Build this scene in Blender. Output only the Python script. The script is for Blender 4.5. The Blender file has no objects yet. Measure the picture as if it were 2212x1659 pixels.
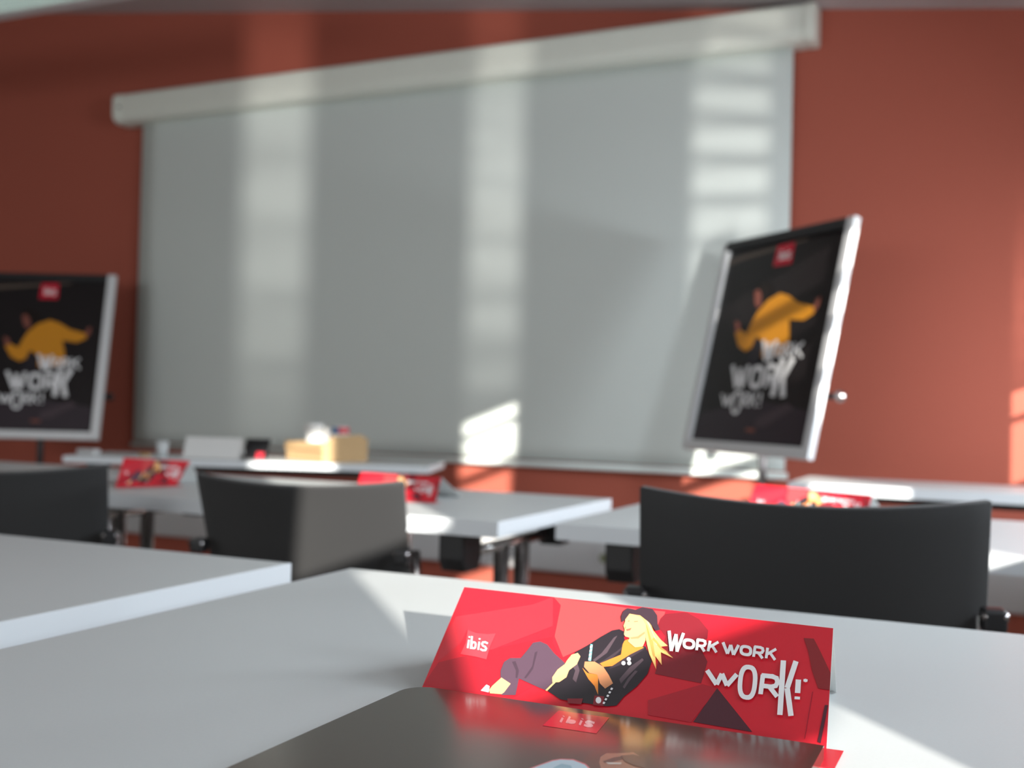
import bpy, bmesh, math, random
from mathutils import Vector, Matrix
random.seed(4)
SC = bpy.context.scene
C = SC.collection
PI = math.pi

# ------------------------------------------------------------------ camera
EYE = Vector((0.0, 0.0, 0.985))
YAW, PITCH, ROLL = math.radians(24.4), math.radians(0.95), math.radians(1.405)
fwd = Vector((-math.sin(YAW) * math.cos(PITCH), math.cos(YAW) * math.cos(PITCH), math.sin(PITCH)))
rt0 = Vector((math.cos(YAW), math.sin(YAW), 0.0))
up0 = rt0.cross(fwd)
rt = rt0 * math.cos(ROLL) + up0 * math.sin(ROLL)
up = up0 * math.cos(ROLL) - rt0 * math.sin(ROLL)
cd = bpy.data.cameras.new('camera')
cd.sensor_width = 36.0
cd.lens = 2410.0 / 2212.0 * 36.0
cd.clip_start = 0.02
cd.dof.use_dof = True
cd.dof.focus_distance = 0.86
cd.dof.aperture_fstop = 5.2
co = bpy.data.objects.new('camera', cd)
co.matrix_world = Matrix((
    (rt.x, up.x, -fwd.x, EYE.x), (rt.y, up.y, -fwd.y, EYE.y), (rt.z, up.z, -fwd.z, EYE.z), (0, 0, 0, 1)))
C.objects.link(co)
SC.camera = co

# ------------------------------------------------------------------ view, world, lights
vs = SC.view_settings
vs.view_transform = 'Standard'; vs.look = 'None'; vs.gamma = 1.0; vs.use_curve_mapping = False
vs.exposure = 0.0
try:
    SC.cycles.use_denoising = True
    SC.cycles.max_bounces = 8
    SC.cycles.sample_clamp_indirect = 8.0
except Exception:
    pass
w = bpy.data.worlds.new('world'); SC.world = w; w.use_nodes = True
w.node_tree.nodes['Background'].inputs[0].default_value = (0.62, 0.78, 1.0, 1)
w.node_tree.nodes['Background'].inputs[1].default_value = 1.0

SUN_AZ = Vector((-0.649, 0.761, 0.0))          # the way the sunlight travels over the floor plan
def sun(name, elev_deg, strength, angle_deg, col):
    l = bpy.data.lights.new(name, 'SUN'); l.energy = strength; l.angle = math.radians(angle_deg); l.color = col
    o = bpy.data.objects.new(name, l); C.objects.link(o)
    e = math.radians(elev_deg)
    d = Vector((SUN_AZ.x * math.cos(e), SUN_AZ.y * math.cos(e), -math.sin(e)))
    o.rotation_euler = d.to_track_quat('-Z', 'Y').to_euler(); o.location = (6, -6, 5)
sun('sun', 14.48, 12.0, 0.55, (1.0, 0.95, 0.86))
# added weak suns in place of low sunlight bounced in off an unbuilt roof
for el, st in ((7.0, .12), (4.0, .26), (1.0, .50), (-2.0, .56), (-5.0, .50), (-8.0, .34), (-11.0, .22), (-14.0, .15), (-17.0, .08)):
    sun('added_glint_sun', el, st, 1.2, (1.0, 0.98, 0.93))
def area(name, loc, rot, sx, sy, power, col):
    l = bpy.data.lights.new(name, 'AREA'); l.shape = 'RECTANGLE'; l.size = sx; l.size_y = sy; l.energy = power; l.color = col
    o = bpy.data.objects.new(name, l); C.objects.link(o); o.location = loc; o.rotation_euler = rot
# windows of the right wall: (y0, y1, lower edge of the drawn blind, heights of the outside louvre slats)
WX, SILL, HEAD = 1.0, 1.12, 2.27
WIN = [(-0.885, -0.36, 2.27, ((1.245, .045), (1.52, .035))),
       (0.62, 0.99, 2.19, ((2.131, .013), (1.938, .020), (1.545, .045))),
       (1.84, 2.28, 2.19, ((2.045, .030), (1.905, .028), (1.735, .028), (1.55, .028))),
       (3.34, 3.80, 1.47, ((1.374, .012),))]
for y0, y1, bl, sl in WIN:
    top = min(HEAD, bl)
    area('window_daylight', (WX + 0.07, (y0 + y1) / 2, (SILL + top) / 2), (0, PI / 2 - (0.8 if y0 > 3 else 0.45), 0), top - SILL, y1 - y0, 4.0 if y0 < 0 else 12.0 if y0 < 1 else 44.0, (0.86, 0.94, 1.0))
area('rear_fill_light', (-2.6, -2.9, 1.6), (PI / 2 - 0.3, 0, 0), 3.6, 1.3, 84.0, (0.94, 0.97, 0.97))  # added fill light from behind, the back wall has no window

# ------------------------------------------------------------------ materials
def mat(name, col, rough=0.5, metal=0.0, spec=0.5, noise=0.0, nscale=60.0, bump=0.0, coat=0.0, emit=None, es=1.0, sheen=0.0, trans=0.0):
    m = bpy.data.materials.new(name); m.use_nodes = True
    nt = m.node_tree; b = nt.nodes['Principled BSDF']
    b.inputs['Base Color'].default_value = (*col, 1); b.inputs['Roughness'].default_value = rough
    b.inputs['Metallic'].default_value = metal; b.inputs['Specular IOR Level'].default_value = spec
    b.inputs['Coat Weight'].default_value = coat; b.inputs['Coat Roughness'].default_value = 0.12
    b.inputs['Transmission Weight'].default_value = trans
    b.inputs['Sheen Weight'].default_value = sheen; b.inputs['Sheen Roughness'].default_value = 0.7
    if emit: b.inputs['Emission Color'].default_value = (*emit, 1); b.inputs['Emission Strength'].default_value = es
    if noise or bump:
        tc = nt.nodes.new('ShaderNodeTexCoord'); nz = nt.nodes.new('ShaderNodeTexNoise')
        nz.inputs['Scale'].default_value = nscale; nz.inputs['Detail'].default_value = 5
        nt.links.new(tc.outputs['Object'], nz.inputs['Vector'])
        if noise:
            mx = nt.nodes.new('ShaderNodeMix'); mx.data_type = 'RGBA'
            mx.inputs[6].default_value = (*[c * (1 - noise) for c in col], 1); mx.inputs[7].default_value = (*[min(1, c * (1 + noise)) for c in col], 1)
            nt.links.new(nz.outputs['Fac'], mx.inputs[0]); nt.links.new(mx.outputs[2], b.inputs['Base Color'])
        if bump:
            bp = nt.nodes.new('ShaderNodeBump'); bp.inputs['Strength'].default_value = bump; bp.inputs['Distance'].default_value = 0.002
            nt.links.new(nz.outputs['Fac'], bp.inputs['Height']); nt.links.new(bp.outputs[0], b.inputs['Normal'])
    return m
M = {}
M['wall'] = mat('terracotta_paint', (0.44, 0.112, 0.074), 0.75, noise=0.05, nscale=90, bump=0.15, spec=0.3)
M['wall_pale'] = mat('white_paint', (0.66, 0.64, 0.60), 0.8, noise=0.03, nscale=40, bump=0.1)
M['ceiling'] = mat('ceiling_paint', (0.55, 0.50, 0.50), 0.85, noise=0.04, nscale=50)
M['floor'] = mat('brown_carpet', (0.34, 0.30, 0.27), 0.95, noise=0.25, nscale=220, bump=0.5)
M['trunk'] = mat('grey_plastic_trunking', (0.62, 0.62, 0.63), 0.5)
M['screen'] = mat('projection_fabric', (0.665, 0.71, 0.685), 0.7, noise=0.02, nscale=400, spec=0.25)
M['case'] = mat('cream_metal_case', (0.82, 0.84, 0.76), 0.45, noise=0.02, nscale=20)
M['dark'] = mat('black_plastic', (0.012, 0.012, 0.014), 0.4)
M['mesh'] = mat('black_chair_fabric', (0.004, 0.004, 0.005), 0.6, noise=0.3, nscale=500, bump=0.3, spec=0.25, sheen=0.20)
M['chrome'] = mat('chrome', (0.75, 0.73, 0.72), 0.16, metal=1.0)
M['leg'] = mat('dark_chrome', (0.46, 0.44, 0.45), 0.22, metal=1.0)
M['lam'] = mat('pale_laminate', (0.60, 0.63, 0.635), 0.42, noise=0.03, nscale=350, coat=0.0)
M['edge'] = mat('white_edging', (0.72, 0.76, 0.80), 0.4)
M['white'] = mat('white_plastic', (0.75, 0.75, 0.74), 0.4)
M['frame'] = mat('silver_frame', (0.72, 0.73, 0.75), 0.4, metal=0.15)
M['glass'] = mat('glass', (1, 1, 1), 0.02, trans=1.0)
M['louvre'] = mat('lamp_louvre', (0.8, 0.82, 0.80), 0.3, emit=(0.86, 1.0, 0.95), es=0.9)
M['tube'] = mat('lamp_tube', (0.9, 0.9, 0.9), 0.4, emit=(0.95, 1.0, 0.96), es=0.7)
M['lampbody'] = mat('lamp_housing', (0.62, 0.56, 0.56), 0.4)
M['blind'] = mat('beige_blind_fabric', (0.66, 0.62, 0.54), 0.8)
M['kraft'] = mat('brown_cardboard', (0.50, 0.33, 0.165), 0.75, noise=0.06, nscale=40)
M['paper'] = mat('white_paper', (0.78, 0.78, 0.77), 0.7)
M['cardback'] = mat('white_card', (0.80, 0.80, 0.79), 0.6)
M['frost'] = mat('frosted_glass', (0.85, 0.88, 0.90), 0.35, trans=0.35)
M['blade'] = mat('lamp_blade', (0.72, 0.80, 0.77), 0.35)
M['blue'] = mat('blue_print', (0.03, 0.12, 0.28), 0.4)
M['redp'] = mat('red_print', (0.60, 0.03, 0.05), 0.4)
# inks of the printed card, poster and folder
INK = dict(base=(0.62, 0.014, 0.030), facet=(0.58, 0.026, 0.043), facetd=(0.42, 0.012, 0.026), facetglare=(0.60, 0.060, 0.066), shadow=(0.22, 0.014, 0.024),  # lightest facet: printed shape whose pinker ink also carries the sunlit glare
           darktri=(0.075, 0.017, 0.028), stripd=(0.24, 0.016, 0.02), line=(0.30, 0.012, 0.03), pillow=(0.62, 0.05, 0.07), white=(0.84, 0.84, 0.86),
           pants=(0.10, 0.055, 0.085), skin=(0.82, 0.46, 0.22), skin2=(0.62, 0.26, 0.12), jacket=(0.022, 0.016, 0.022), sheen=(0.09, 0.06, 0.075),
           orange=(0.72, 0.24, 0.04), fold=(0.065, 0.036, 0.056), collar=(0.05, 0.035, 0.045), hairlt=(0.92, 0.74, 0.42), hairdk=(0.62, 0.30, 0.08), cyan=(0.20, 0.62, 0.62), beige=(0.62, 0.46, 0.22), hair=(0.86, 0.52, 0.18), hat=(0.05, 0.028, 0.040), lip=(0.45, 0.12, 0.08),
           pbase=(0.014, 0.011, 0.012), pblack=(0.004, 0.004, 0.004), pfloor=(0.040, 0.030, 0.038), pfl2=(0.07, 0.05, 0.06), streak=(0.10, 0.075, 0.06), logo=(0.58, 0.015, 0.04),  # includes a thin paler streak near the poster top
           phair=(0.012, 0.008, 0.007), pskin=(0.24, 0.08, 0.06), yellow=(0.66, 0.27, 0.02), plegs=(0.022, 0.018, 0.024),
           fbase=(0.055, 0.040, 0.030), pinkw=(0.85, 0.50, 0.52), fhair=(0.11, 0.035, 0.018), fhair2=(0.16, 0.055, 0.03), fskin=(0.40, 0.17, 0.10), fteeth=(0.8, 0.7, 0.62),
           blob_r=(0.75, 0.18, 0.20), blob=(0.50, 0.68, 0.78), blob2=(0.30, 0.50, 0.60))
def inks(prefix, rough, coat=0.0, spec=0.5):
    d = {}
    def get(k):
        if k not in d: d[k] = mat(prefix + '_' + k + '_ink', INK[k], rough, coat=coat, spec=spec)
        return d[k]
    return get
card_ink = inks('card', 0.30, spec=0.7)
poster_ink = inks('poster', 0.25, spec=0.3)
folder_ink = inks('folder', 0.17, spec=1.0, coat=0.3)

# ------------------------------------------------------------------ helpers
def obj(name, bm, m, parent=None, loc=None, smooth=False, bevel=0.0, seg=2, keep=False):
    me = bpy.data.meshes.new(name)
    if not keep: bmesh.ops.recalc_face_normals(bm, faces=bm.faces)
    bm.to_mesh(me); bm.free()
    for mm in (m if isinstance(m, (list, tuple)) else [m]): me.materials.append(mm)
    if smooth:
        for p in me.polygons: p.use_smooth = True
    o = bpy.data.objects.new(name, me); C.objects.link(o)
    if parent: o.parent = parent
    if loc: o.location = loc
    if bevel:
        md = o.modifiers.new('bevel', 'BEVEL'); md.width = bevel; md.segments = seg; md.limit_method = 'ANGLE'
    return o
def tag(o, label, cat, group=None):
    o['label'] = label; o['category'] = cat
    if group: o['group'] = group
    return o
def thing(name, label, cat, loc=(0, 0, 0), rz=0.0, group=None):
    o = bpy.data.objects.new(name, None); C.objects.link(o); o.location = loc; o.rotation_euler = (0, 0, rz); o.empty_display_size = 0.1
    return tag(o, label, cat, group)
def struct(name, bm, m, parent=None, **k):
    o = obj(name, bm, m, parent, **k); 
    if not parent: o['kind'] = 'structure'
    return o
def nb(): return bmesh.new()
def box(bm, x0, x1, y0, y1, z0, z1, mi=0, M4=None):
    v = [bm.verts.new((x, y, z)) for x in (x0, x1) for y in (y0, y1) for z in (z0, z1)]
    if M4:
        for q in v: q.co = M4 @ q.co
    for f in ((0, 1, 3, 2), (4, 6, 7, 5), (0, 4, 5, 1), (2, 3, 7, 6), (0, 2, 6, 4), (1, 5, 7, 3)):
        bm.faces.new([v[i] for i in f]).material_index = mi
    return bm
def tube(bm, pts, r, n=14, closed=False):
    pts = [Vector(p) for p in pts]; rings = []; N = len(pts)
    ref = None
    for i, p in enumerate(pts):
        if closed: d = (pts[(i + 1) % N] - pts[i - 1]).normalized()
        else: d = (pts[min(i + 1, N - 1)] - pts[max(i - 1, 0)]).normalized()
        if ref is None: ref = d.orthogonal().normalized()
        a = (ref - d * ref.dot(d)).normalized(); ref = a; b = d.cross(a)
        rr = r[i] if isinstance(r, (list, tuple)) else r
        rings.append([bm.verts.new(p + (a * math.cos(2 * PI * k / n) + b * math.sin(2 * PI * k / n)) * rr) for k in range(n)])
    for i in range(N if closed else N - 1):
        A, B = rings[i], rings[(i + 1) % N]
        for k in range(n): bm.faces.new((A[k], A[(k + 1) % n], B[(k + 1) % n], B[k]))
    if not closed: bm.faces.new(rings[0][::-1]); bm.faces.new(rings[-1])
    return bm
def arc(pts, rad=0.04, n=5):
    pts = [Vector(p) for p in pts]; out = [pts[0]]
    for a, b, c in zip(pts, pts[1:], pts[2:]):
        u = (a - b); v = (c - b); r = min(rad, u.length * .45, v.length * .45); u.normalize(); v.normalize()
        for k in range(n + 1):
            t = k / n; out.append((b + u * r) * (1 - t) ** 2 + b * 2 * t * (1 - t) + (b + v * r) * t ** 2)
    out.append(pts[-1]); return out
def lathe(bm, prof, n=28, cx=0, cy=0, mi=0):
    rings = [[bm.verts.new((cx + r * math.cos(2 * PI * k / n), cy + r * math.sin(2 * PI * k / n), z)) for k in range(n)] for r, z in prof]
    for A, B in zip(rings, rings[1:]):
        for k in range(n): bm.faces.new((A[k], A[(k + 1) % n], B[(k + 1) % n], B[k])).material_index = mi
    bm.faces.new(rings[0][::-1]).material_index = mi; bm.faces.new(rings[-1]).material_index = mi
    return bm
def prism(bm, prof, x0, x1, axis='x'):
    """profile of (a, z) pairs extruded along x (a = y) or y (a = x)"""
    f = (lambda t, a, z: (t, a, z)) if axis == 'x' else (lambda t, a, z: (a, t, z))
    A = [bm.verts.new(f(x0, *p)) for p in prof]; B = [bm.verts.new(f(x1, *p)) for p in prof]; n = len(prof)
    bm.faces.new(A); bm.faces.new(B[::-1])
    for k in range(n): bm.faces.new((A[k], B[k], B[(k + 1) % n], A[(k + 1) % n]))
    return bm
def art(bm, quad, shapes, ink, mats, lift=0.00006, first=1, normal=None):
    """print shapes (ink name, polygon in 0..1 panel coordinates) onto a panel given by its four corners BL, BR, TR, TL"""
    BL, BR, TR, TL = [Vector(q) for q in quad]
    n = normal or (BR - BL).cross(TL - BL).normalized()
    k = first; last = None
    for idx, (c, poly) in enumerate(shapes):
        m = ink(c)
        if m.name not in [x.name for x in mats]: mats.append(m)
        mi = [x.name for x in mats].index(m.name)
        if c != last: k += 1; last = c
        pts = [(min(max(s, -0.0), 1.0), min(max(t, 0.0), 1.0)) for s, t in poly]
        cl = []
        for p in pts:
            if not cl or (abs(p[0] - cl[-1][0]) + abs(p[1] - cl[-1][1])) > 1e-5: cl.append(p)
        if len(cl) > 2 and (abs(cl[0][0] - cl[-1][0]) + abs(cl[0][1] - cl[-1][1])) < 1e-5: cl.pop()
        if len(cl) < 3: continue
        ar = sum(a[0] * b[1] - b[0] * a[1] for a, b in zip(cl, cl[1:] + cl[:1]))
        if abs(ar) < 1e-7: continue
        if ar < 0: cl.reverse()
        vs_ = []
        for s, t in cl:
            p = BL * (1 - s) * (1 - t) + BR * s * (1 - t) + TR * s * t + TL * (1 - s) * t
            vs_.append(bm.verts.new(p + n * (lift * k + (idx % 9) * lift * .09)))
        f = bm.faces.new(vs_); f.material_index = mi
        f.normal_update()
    return bm
CARD_ART=[("facet",[(0.0113,0.7104),(0.2155,0.9043),(0.2659,1.0352),(0.2916,0.7293),(0.1471,0.4512),(0.1362,0.4469),(0.1103,0.5838),(0.0591,0.6016),(0.0554,0.4761),(0.0125,0.2843),(0.0071,0.3963)]),
("facetd",[(0.0165,0.2859),(0.1432,0.4482),(0.2999,0.6339),(0.3051,0.5787),(0.3634,0.3797),(0.2442,0.0646),(-0.0002,0.0789)]),
("facetglare",[(0.2676,0.9991),(0.4672,0.9746),(0.5798,0.9793),(0.5761,0.8602),(0.4151,0.6229),(0.3445,0.4635),(0.3054,0.6361),(0.2954,0.928)]),
("shadow",[(0.5705,0.9066),(0.581,0.96),(0.6341,0.9971),(0.6695,0.9466),(0.6983,0.8524),(0.6993,0.7771),(0.6819,0.7044),(0.709,0.5785),(0.7029,0.3897),(0.5877,0.4195),(0.5891,0.5643),(0.5937,0.7524),(0.5676,0.8374)]),
("facetd",[(0.5846,0.1981),(0.7059,0.3824),(0.7451,0.3663),(0.6957,0.0676),(0.5922,0.0809)]),
("darktri",[(0.7428,0.3653),(0.7001,0.0735),(0.8365,0.0579)]),
("stripd",[(0.9323,0.88),(0.956,0.8839),(0.9733,0.7789),(1.0005,0.6033),(0.9997,0.4629),(0.9744,0.4662),(0.9581,0.6013),(0.9454,0.7668)]),
("darktri",[(0.9912,0.3387),(0.9983,0.3419),(0.987,0.0408),(0.98,0.0487)]),
("line",[(0.9615,0.4335),(0.9629,0.4341),(0.9529,0.0585),(0.9516,0.0579)]),
("pillow",[(0.0614,0.5993),(0.0891,0.5818),(0.1203,0.5815),(0.1437,0.5968),(0.1408,0.4729),(0.1445,0.3604),(0.1146,0.3723),(0.0679,0.3778),(0.0703,0.4819)]),
("white",[(0.0736,0.5116),(0.0791,0.4378),(0.0842,0.4373),(0.0787,0.5111)]),
("white",[(0.0713,0.5436),(0.0722,0.5308),(0.0773,0.5303),(0.0763,0.5431)]),
("white",[(0.1031,0.4687),(0.1039,0.4581),(0.0986,0.4629),(0.0982,0.4689)]),
("white",[(0.1039,0.4581),(0.104,0.451),(0.0988,0.4588),(0.0986,0.4629)]),
("white",[(0.104,0.451),(0.1038,0.4453),(0.0988,0.4556),(0.0988,0.4588)]),
("white",[(0.1038,0.4453),(0.1031,0.4408),(0.0986,0.4531),(0.0988,0.4556)]),
("white",[(0.1031,0.4408),(0.102,0.4376),(0.0982,0.4513),(0.0986,0.4531)]),
("white",[(0.102,0.4376),(0.1004,0.4356),(0.0976,0.4502),(0.0982,0.4513)]),
("white",[(0.1004,0.4356),(0.0979,0.4349),(0.0966,0.4498),(0.0976,0.4502)]),
("white",[(0.0979,0.4349),(0.0953,0.4355),(0.0955,0.4502),(0.0966,0.4498)]),
("white",[(0.0953,0.4355),(0.0934,0.4374),(0.0947,0.4513),(0.0955,0.4502)]),
("white",[(0.0934,0.4374),(0.0917,0.4407),(0.094,0.4531),(0.0947,0.4513)]),
("white",[(0.0917,0.4407),(0.0902,0.4452),(0.0934,0.4557),(0.094,0.4531)]),
("white",[(0.0902,0.4452),(0.0889,0.451),(0.0928,0.4589),(0.0934,0.4557)]),
("white",[(0.0889,0.451),(0.0878,0.4584),(0.0922,0.463),(0.0928,0.4589)]),
("white",[(0.0878,0.4584),(0.0866,0.4693),(0.0916,0.4691),(0.0922,0.463)]),
("white",[(0.0866,0.4693),(0.0858,0.4802),(0.0912,0.4752),(0.0916,0.4691)]),
("white",[(0.0858,0.4802),(0.0857,0.4875),(0.091,0.4793),(0.0912,0.4752)]),
("white",[(0.0857,0.4875),(0.0859,0.4934),(0.091,0.4825),(0.091,0.4793)]),
("white",[(0.0859,0.4934),(0.0866,0.4979),(0.0912,0.485),(0.091,0.4825)]),
("white",[(0.0866,0.4979),(0.0877,0.5011),(0.0916,0.4869),(0.0912,0.485)]),
("white",[(0.0877,0.5011),(0.0893,0.5029),(0.0922,0.4879),(0.0916,0.4869)]),
("white",[(0.0893,0.5029),(0.0919,0.5033),(0.0932,0.4882),(0.0922,0.4879)]),
("white",[(0.0919,0.5033),(0.0946,0.5024),(0.0943,0.4878),(0.0932,0.4882)]),
("white",[(0.0946,0.5024),(0.0965,0.5003),(0.0951,0.4866),(0.0943,0.4878)]),
("white",[(0.0965,0.5003),(0.0982,0.4969),(0.0958,0.4848),(0.0951,0.4866)]),
("white",[(0.0982,0.4969),(0.0997,0.4923),(0.0965,0.4822),(0.0958,0.4848)]),
("white",[(0.0997,0.4923),(0.101,0.4865),(0.0971,0.4789),(0.0965,0.4822)]),
("white",[(0.101,0.4865),(0.1021,0.4793),(0.0976,0.4749),(0.0971,0.4789)]),
("white",[(0.1021,0.4793),(0.1031,0.4687),(0.0982,0.4689),(0.0976,0.4749)]),
("white",[(0.0782,0.5469),(0.0882,0.4346),(0.0932,0.4348),(0.0832,0.5471)]),
("white",[(0.1043,0.5058),(0.1099,0.4345),(0.1148,0.4345),(0.1093,0.5057)]),
("white",[(0.1018,0.5367),(0.1028,0.5243),(0.1078,0.5242),(0.1068,0.5366)]),
("white",[(0.1324,0.5066),(0.1228,0.5172),(0.1221,0.5029),(0.1316,0.4924)]),
("white",[(0.1243,0.5167),(0.1148,0.5111),(0.117,0.496),(0.1264,0.5017)]),
("white",[(0.1151,0.5118),(0.1134,0.4885),(0.1185,0.4821),(0.1201,0.5053)]),
("white",[(0.1134,0.4885),(0.1206,0.4665),(0.1238,0.4757),(0.1167,0.4977)]),
("white",[(0.1193,0.469),(0.1297,0.459),(0.1302,0.4733),(0.1197,0.4834)]),
("white",[(0.1256,0.4666),(0.1327,0.4448),(0.1359,0.454),(0.1288,0.4758)]),
("white",[(0.131,0.4603),(0.1293,0.4372),(0.1343,0.4309),(0.136,0.454)]),
("white",[(0.1325,0.4465),(0.1231,0.4408),(0.1252,0.426),(0.1345,0.4316)]),
("white",[(0.1274,0.4396),(0.1178,0.45),(0.1172,0.436),(0.1267,0.4256)]),
("pants",[(0.1932,0.2804),(0.1943,0.3577),(0.207,0.3977),(0.235,0.409),(0.2462,0.4879),(0.254,0.5545),(0.2717,0.5735),(0.2931,0.5541),(0.319,0.4857),(0.3511,0.4212),(0.3759,0.3551),(0.3734,0.2789),(0.3309,0.1651),(0.311,0.1788),(0.2487,0.2349),(0.2541,0.0964),(0.218,0.0814),(0.2163,0.1396),(0.1998,0.2224)]),
("fold",[(0.2673,0.4727),(0.2735,0.4831),(0.277,0.3297),(0.267,0.2424),(0.2616,0.2477),(0.2725,0.3508)]),
("fold",[(0.2153,0.3661),(0.2239,0.3773),(0.2418,0.3001),(0.2442,0.233),(0.2388,0.2384),(0.2337,0.2968)]),
("skin",[(0.2021,0.2234),(0.2317,0.183),(0.2224,0.1053),(0.2172,0.0884),(0.1869,0.0832),(0.1814,0.1104),(0.1864,0.1496)]),
("white",[(0.1604,0.0944),(0.1695,0.1501),(0.1792,0.1392),(0.1827,0.0888)]),
("jacket",[(0.3552,0.377),(0.3733,0.5155),(0.404,0.5987),(0.4264,0.6713),(0.4536,0.7466),(0.471,0.7657),(0.4839,0.7507),(0.4913,0.6816),(0.5103,0.6106),(0.5493,0.6423),(0.5736,0.5133),(0.5694,0.406),(0.5504,0.2945),(0.5244,0.1962),(0.5125,0.1196),(0.4897,0.1026),(0.398,0.1063),(0.3706,0.109),(0.3309,0.1651),(0.3449,0.2373)]),
("sheen",[(0.4244,0.4666),(0.442,0.5357),(0.4629,0.6861),(0.4708,0.7053),(0.4555,0.5413),(0.4301,0.4536)]),
("sheen",[(0.5032,0.3334),(0.522,0.4461),(0.5476,0.533),(0.553,0.5199),(0.5262,0.3877),(0.5102,0.2994)]),
("collar",[(0.4946,0.6041),(0.4724,0.5018),(0.4453,0.437),(0.4343,0.402),(0.4309,0.4158),(0.459,0.4963),(0.4862,0.5929),(0.4924,0.6346)]),
("collar",[(0.5493,0.6423),(0.5469,0.61),(0.5167,0.5202),(0.4968,0.4508),(0.4747,0.4113),(0.4698,0.4168),(0.4962,0.4887),(0.5258,0.5857)]),
("sheen",[(0.3713,0.4065),(0.3851,0.4351),(0.3982,0.3644),(0.3982,0.2595),(0.3868,0.2845),(0.3871,0.3597)]),
("sheen",[(0.5244,0.3497),(0.5372,0.4223),(0.5442,0.4178),(0.5303,0.33),(0.5219,0.2604),(0.5166,0.2727)]),
("orange",[(0.4924,0.6662),(0.5003,0.6853),(0.5459,0.6252),(0.5146,0.5501),(0.4775,0.4351),(0.4559,0.4186),(0.4447,0.4444),(0.4924,0.5409),(0.4901,0.6337)]),
("orange",[(0.4031,0.3891),(0.4202,0.3508),(0.4479,0.3474),(0.4611,0.1836),(0.4467,0.2504),(0.4266,0.3011)]),
("skin",[(0.3662,0.4893),(0.3808,0.5108),(0.3902,0.4835),(0.387,0.413),(0.3714,0.3532),(0.3699,0.2924),(0.3557,0.2455),(0.3382,0.2345),(0.3336,0.2774),(0.3414,0.3485),(0.3554,0.4),(0.3589,0.4398)]),
("skin2",[(0.4054,0.4435),(0.4301,0.4536),(0.4559,0.4186),(0.4743,0.3584),(0.4907,0.2911),(0.4745,0.2402),(0.4581,0.2773),(0.4457,0.3465),(0.4246,0.3527),(0.4069,0.3983)]),
("cyan",[(0.4074,0.6001),(0.4134,0.5986),(0.4208,0.4537),(0.4137,0.4546)]),
("white",[(0.4079,0.5805),(0.4136,0.5907),(0.4144,0.5753),(0.4087,0.5651)]),
("white",[(0.4094,0.5458),(0.4151,0.556),(0.4159,0.5407),(0.4102,0.5305)]),
("white",[(0.4108,0.5113),(0.4165,0.5214),(0.4173,0.5062),(0.4116,0.4962)]),
("white",[(0.4123,0.4771),(0.418,0.4872),(0.4188,0.4721),(0.4131,0.462)]),
("beige",[(0.3529,0.3004),(0.3612,0.3113),(0.3316,0.158),(0.3265,0.1632)]),
("shadow",[(0.3878,0.1199),(0.4269,0.1365),(0.4264,0.0897),(0.3934,0.0828)]),
("shadow",[(0.453,0.1729),(0.4773,0.176),(0.4811,0.099),(0.455,0.0948)]),
("white",[(0.4727,0.1417),(0.4728,0.1282),(0.4711,0.1175),(0.4679,0.1125),(0.4642,0.1145),(0.4609,0.1231),(0.4589,0.1358),(0.4588,0.1494),(0.4605,0.1602),(0.4637,0.1652),(0.4674,0.1631),(0.4707,0.1545)]),
("white",[(0.4891,0.2537),(0.4943,0.2501),(0.4929,0.2334),(0.4877,0.237)]),
("white",[(0.4865,0.2234),(0.4917,0.2198),(0.4903,0.2033),(0.4851,0.2069)]),
("white",[(0.4839,0.1933),(0.4891,0.1897),(0.4877,0.1733),(0.4826,0.1768)]),
("white",[(0.4814,0.1634),(0.4865,0.1598),(0.4852,0.1435),(0.48,0.147)]),
("white",[(0.4789,0.1336),(0.484,0.1301),(0.4826,0.1138),(0.4775,0.1173)]),
("white",[(0.5206,0.5103),(0.5205,0.5011),(0.5191,0.4937),(0.5166,0.4903),(0.5138,0.4915),(0.5114,0.4973),(0.51,0.5059),(0.5101,0.5151),(0.5116,0.5225),(0.514,0.526),(0.5169,0.5247),(0.5193,0.5189)]),
("white",[(0.5098,0.4714),(0.5097,0.4622),(0.5083,0.455),(0.5058,0.4515),(0.503,0.4528),(0.5006,0.4584),(0.4992,0.467),(0.4993,0.4762),(0.5007,0.4835),(0.5032,0.487),(0.506,0.4857),(0.5084,0.48)]),
("white",[(0.5241,0.4774),(0.524,0.4682),(0.5225,0.4609),(0.5201,0.4574),(0.5173,0.4587),(0.5149,0.4644),(0.5135,0.473),(0.5136,0.4821),(0.5151,0.4895),(0.5175,0.4929),(0.5203,0.4917),(0.5227,0.4859)]),
("hair",[(0.5053,0.9469),(0.5235,0.9366),(0.542,0.8831),(0.5607,0.7836),(0.5847,0.7095),(0.6053,0.6642),(0.5884,0.649),(0.6254,0.5627),(0.5914,0.6011),(0.6005,0.4922),(0.5796,0.5637),(0.5893,0.4478),(0.5633,0.5772),(0.5472,0.6941),(0.5318,0.8145)]),
("skin",[(0.4797,0.8714),(0.4884,0.9162),(0.5063,0.9317),(0.5286,0.8826),(0.5391,0.8296),(0.5405,0.7575),(0.5463,0.6882),(0.5432,0.6319),(0.5237,0.6161),(0.502,0.6622),(0.5043,0.6949),(0.4921,0.7019),(0.4873,0.7199),(0.4867,0.7599),(0.4807,0.794),(0.4821,0.8394)]),
("skin2",[(0.5053,0.6969),(0.5237,0.7147),(0.5388,0.7649),(0.541,0.7497),(0.5273,0.6963),(0.5085,0.6847)]),
("hairlt",[(0.5283,0.9036),(0.5366,0.8896),(0.5625,0.7549),(0.5833,0.6551),(0.5758,0.6603),(0.5531,0.751)]),
("hairdk",[(0.5376,0.8382),(0.5429,0.8318),(0.5678,0.6735),(0.5808,0.544),(0.5738,0.5613),(0.5579,0.6777)]),
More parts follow.
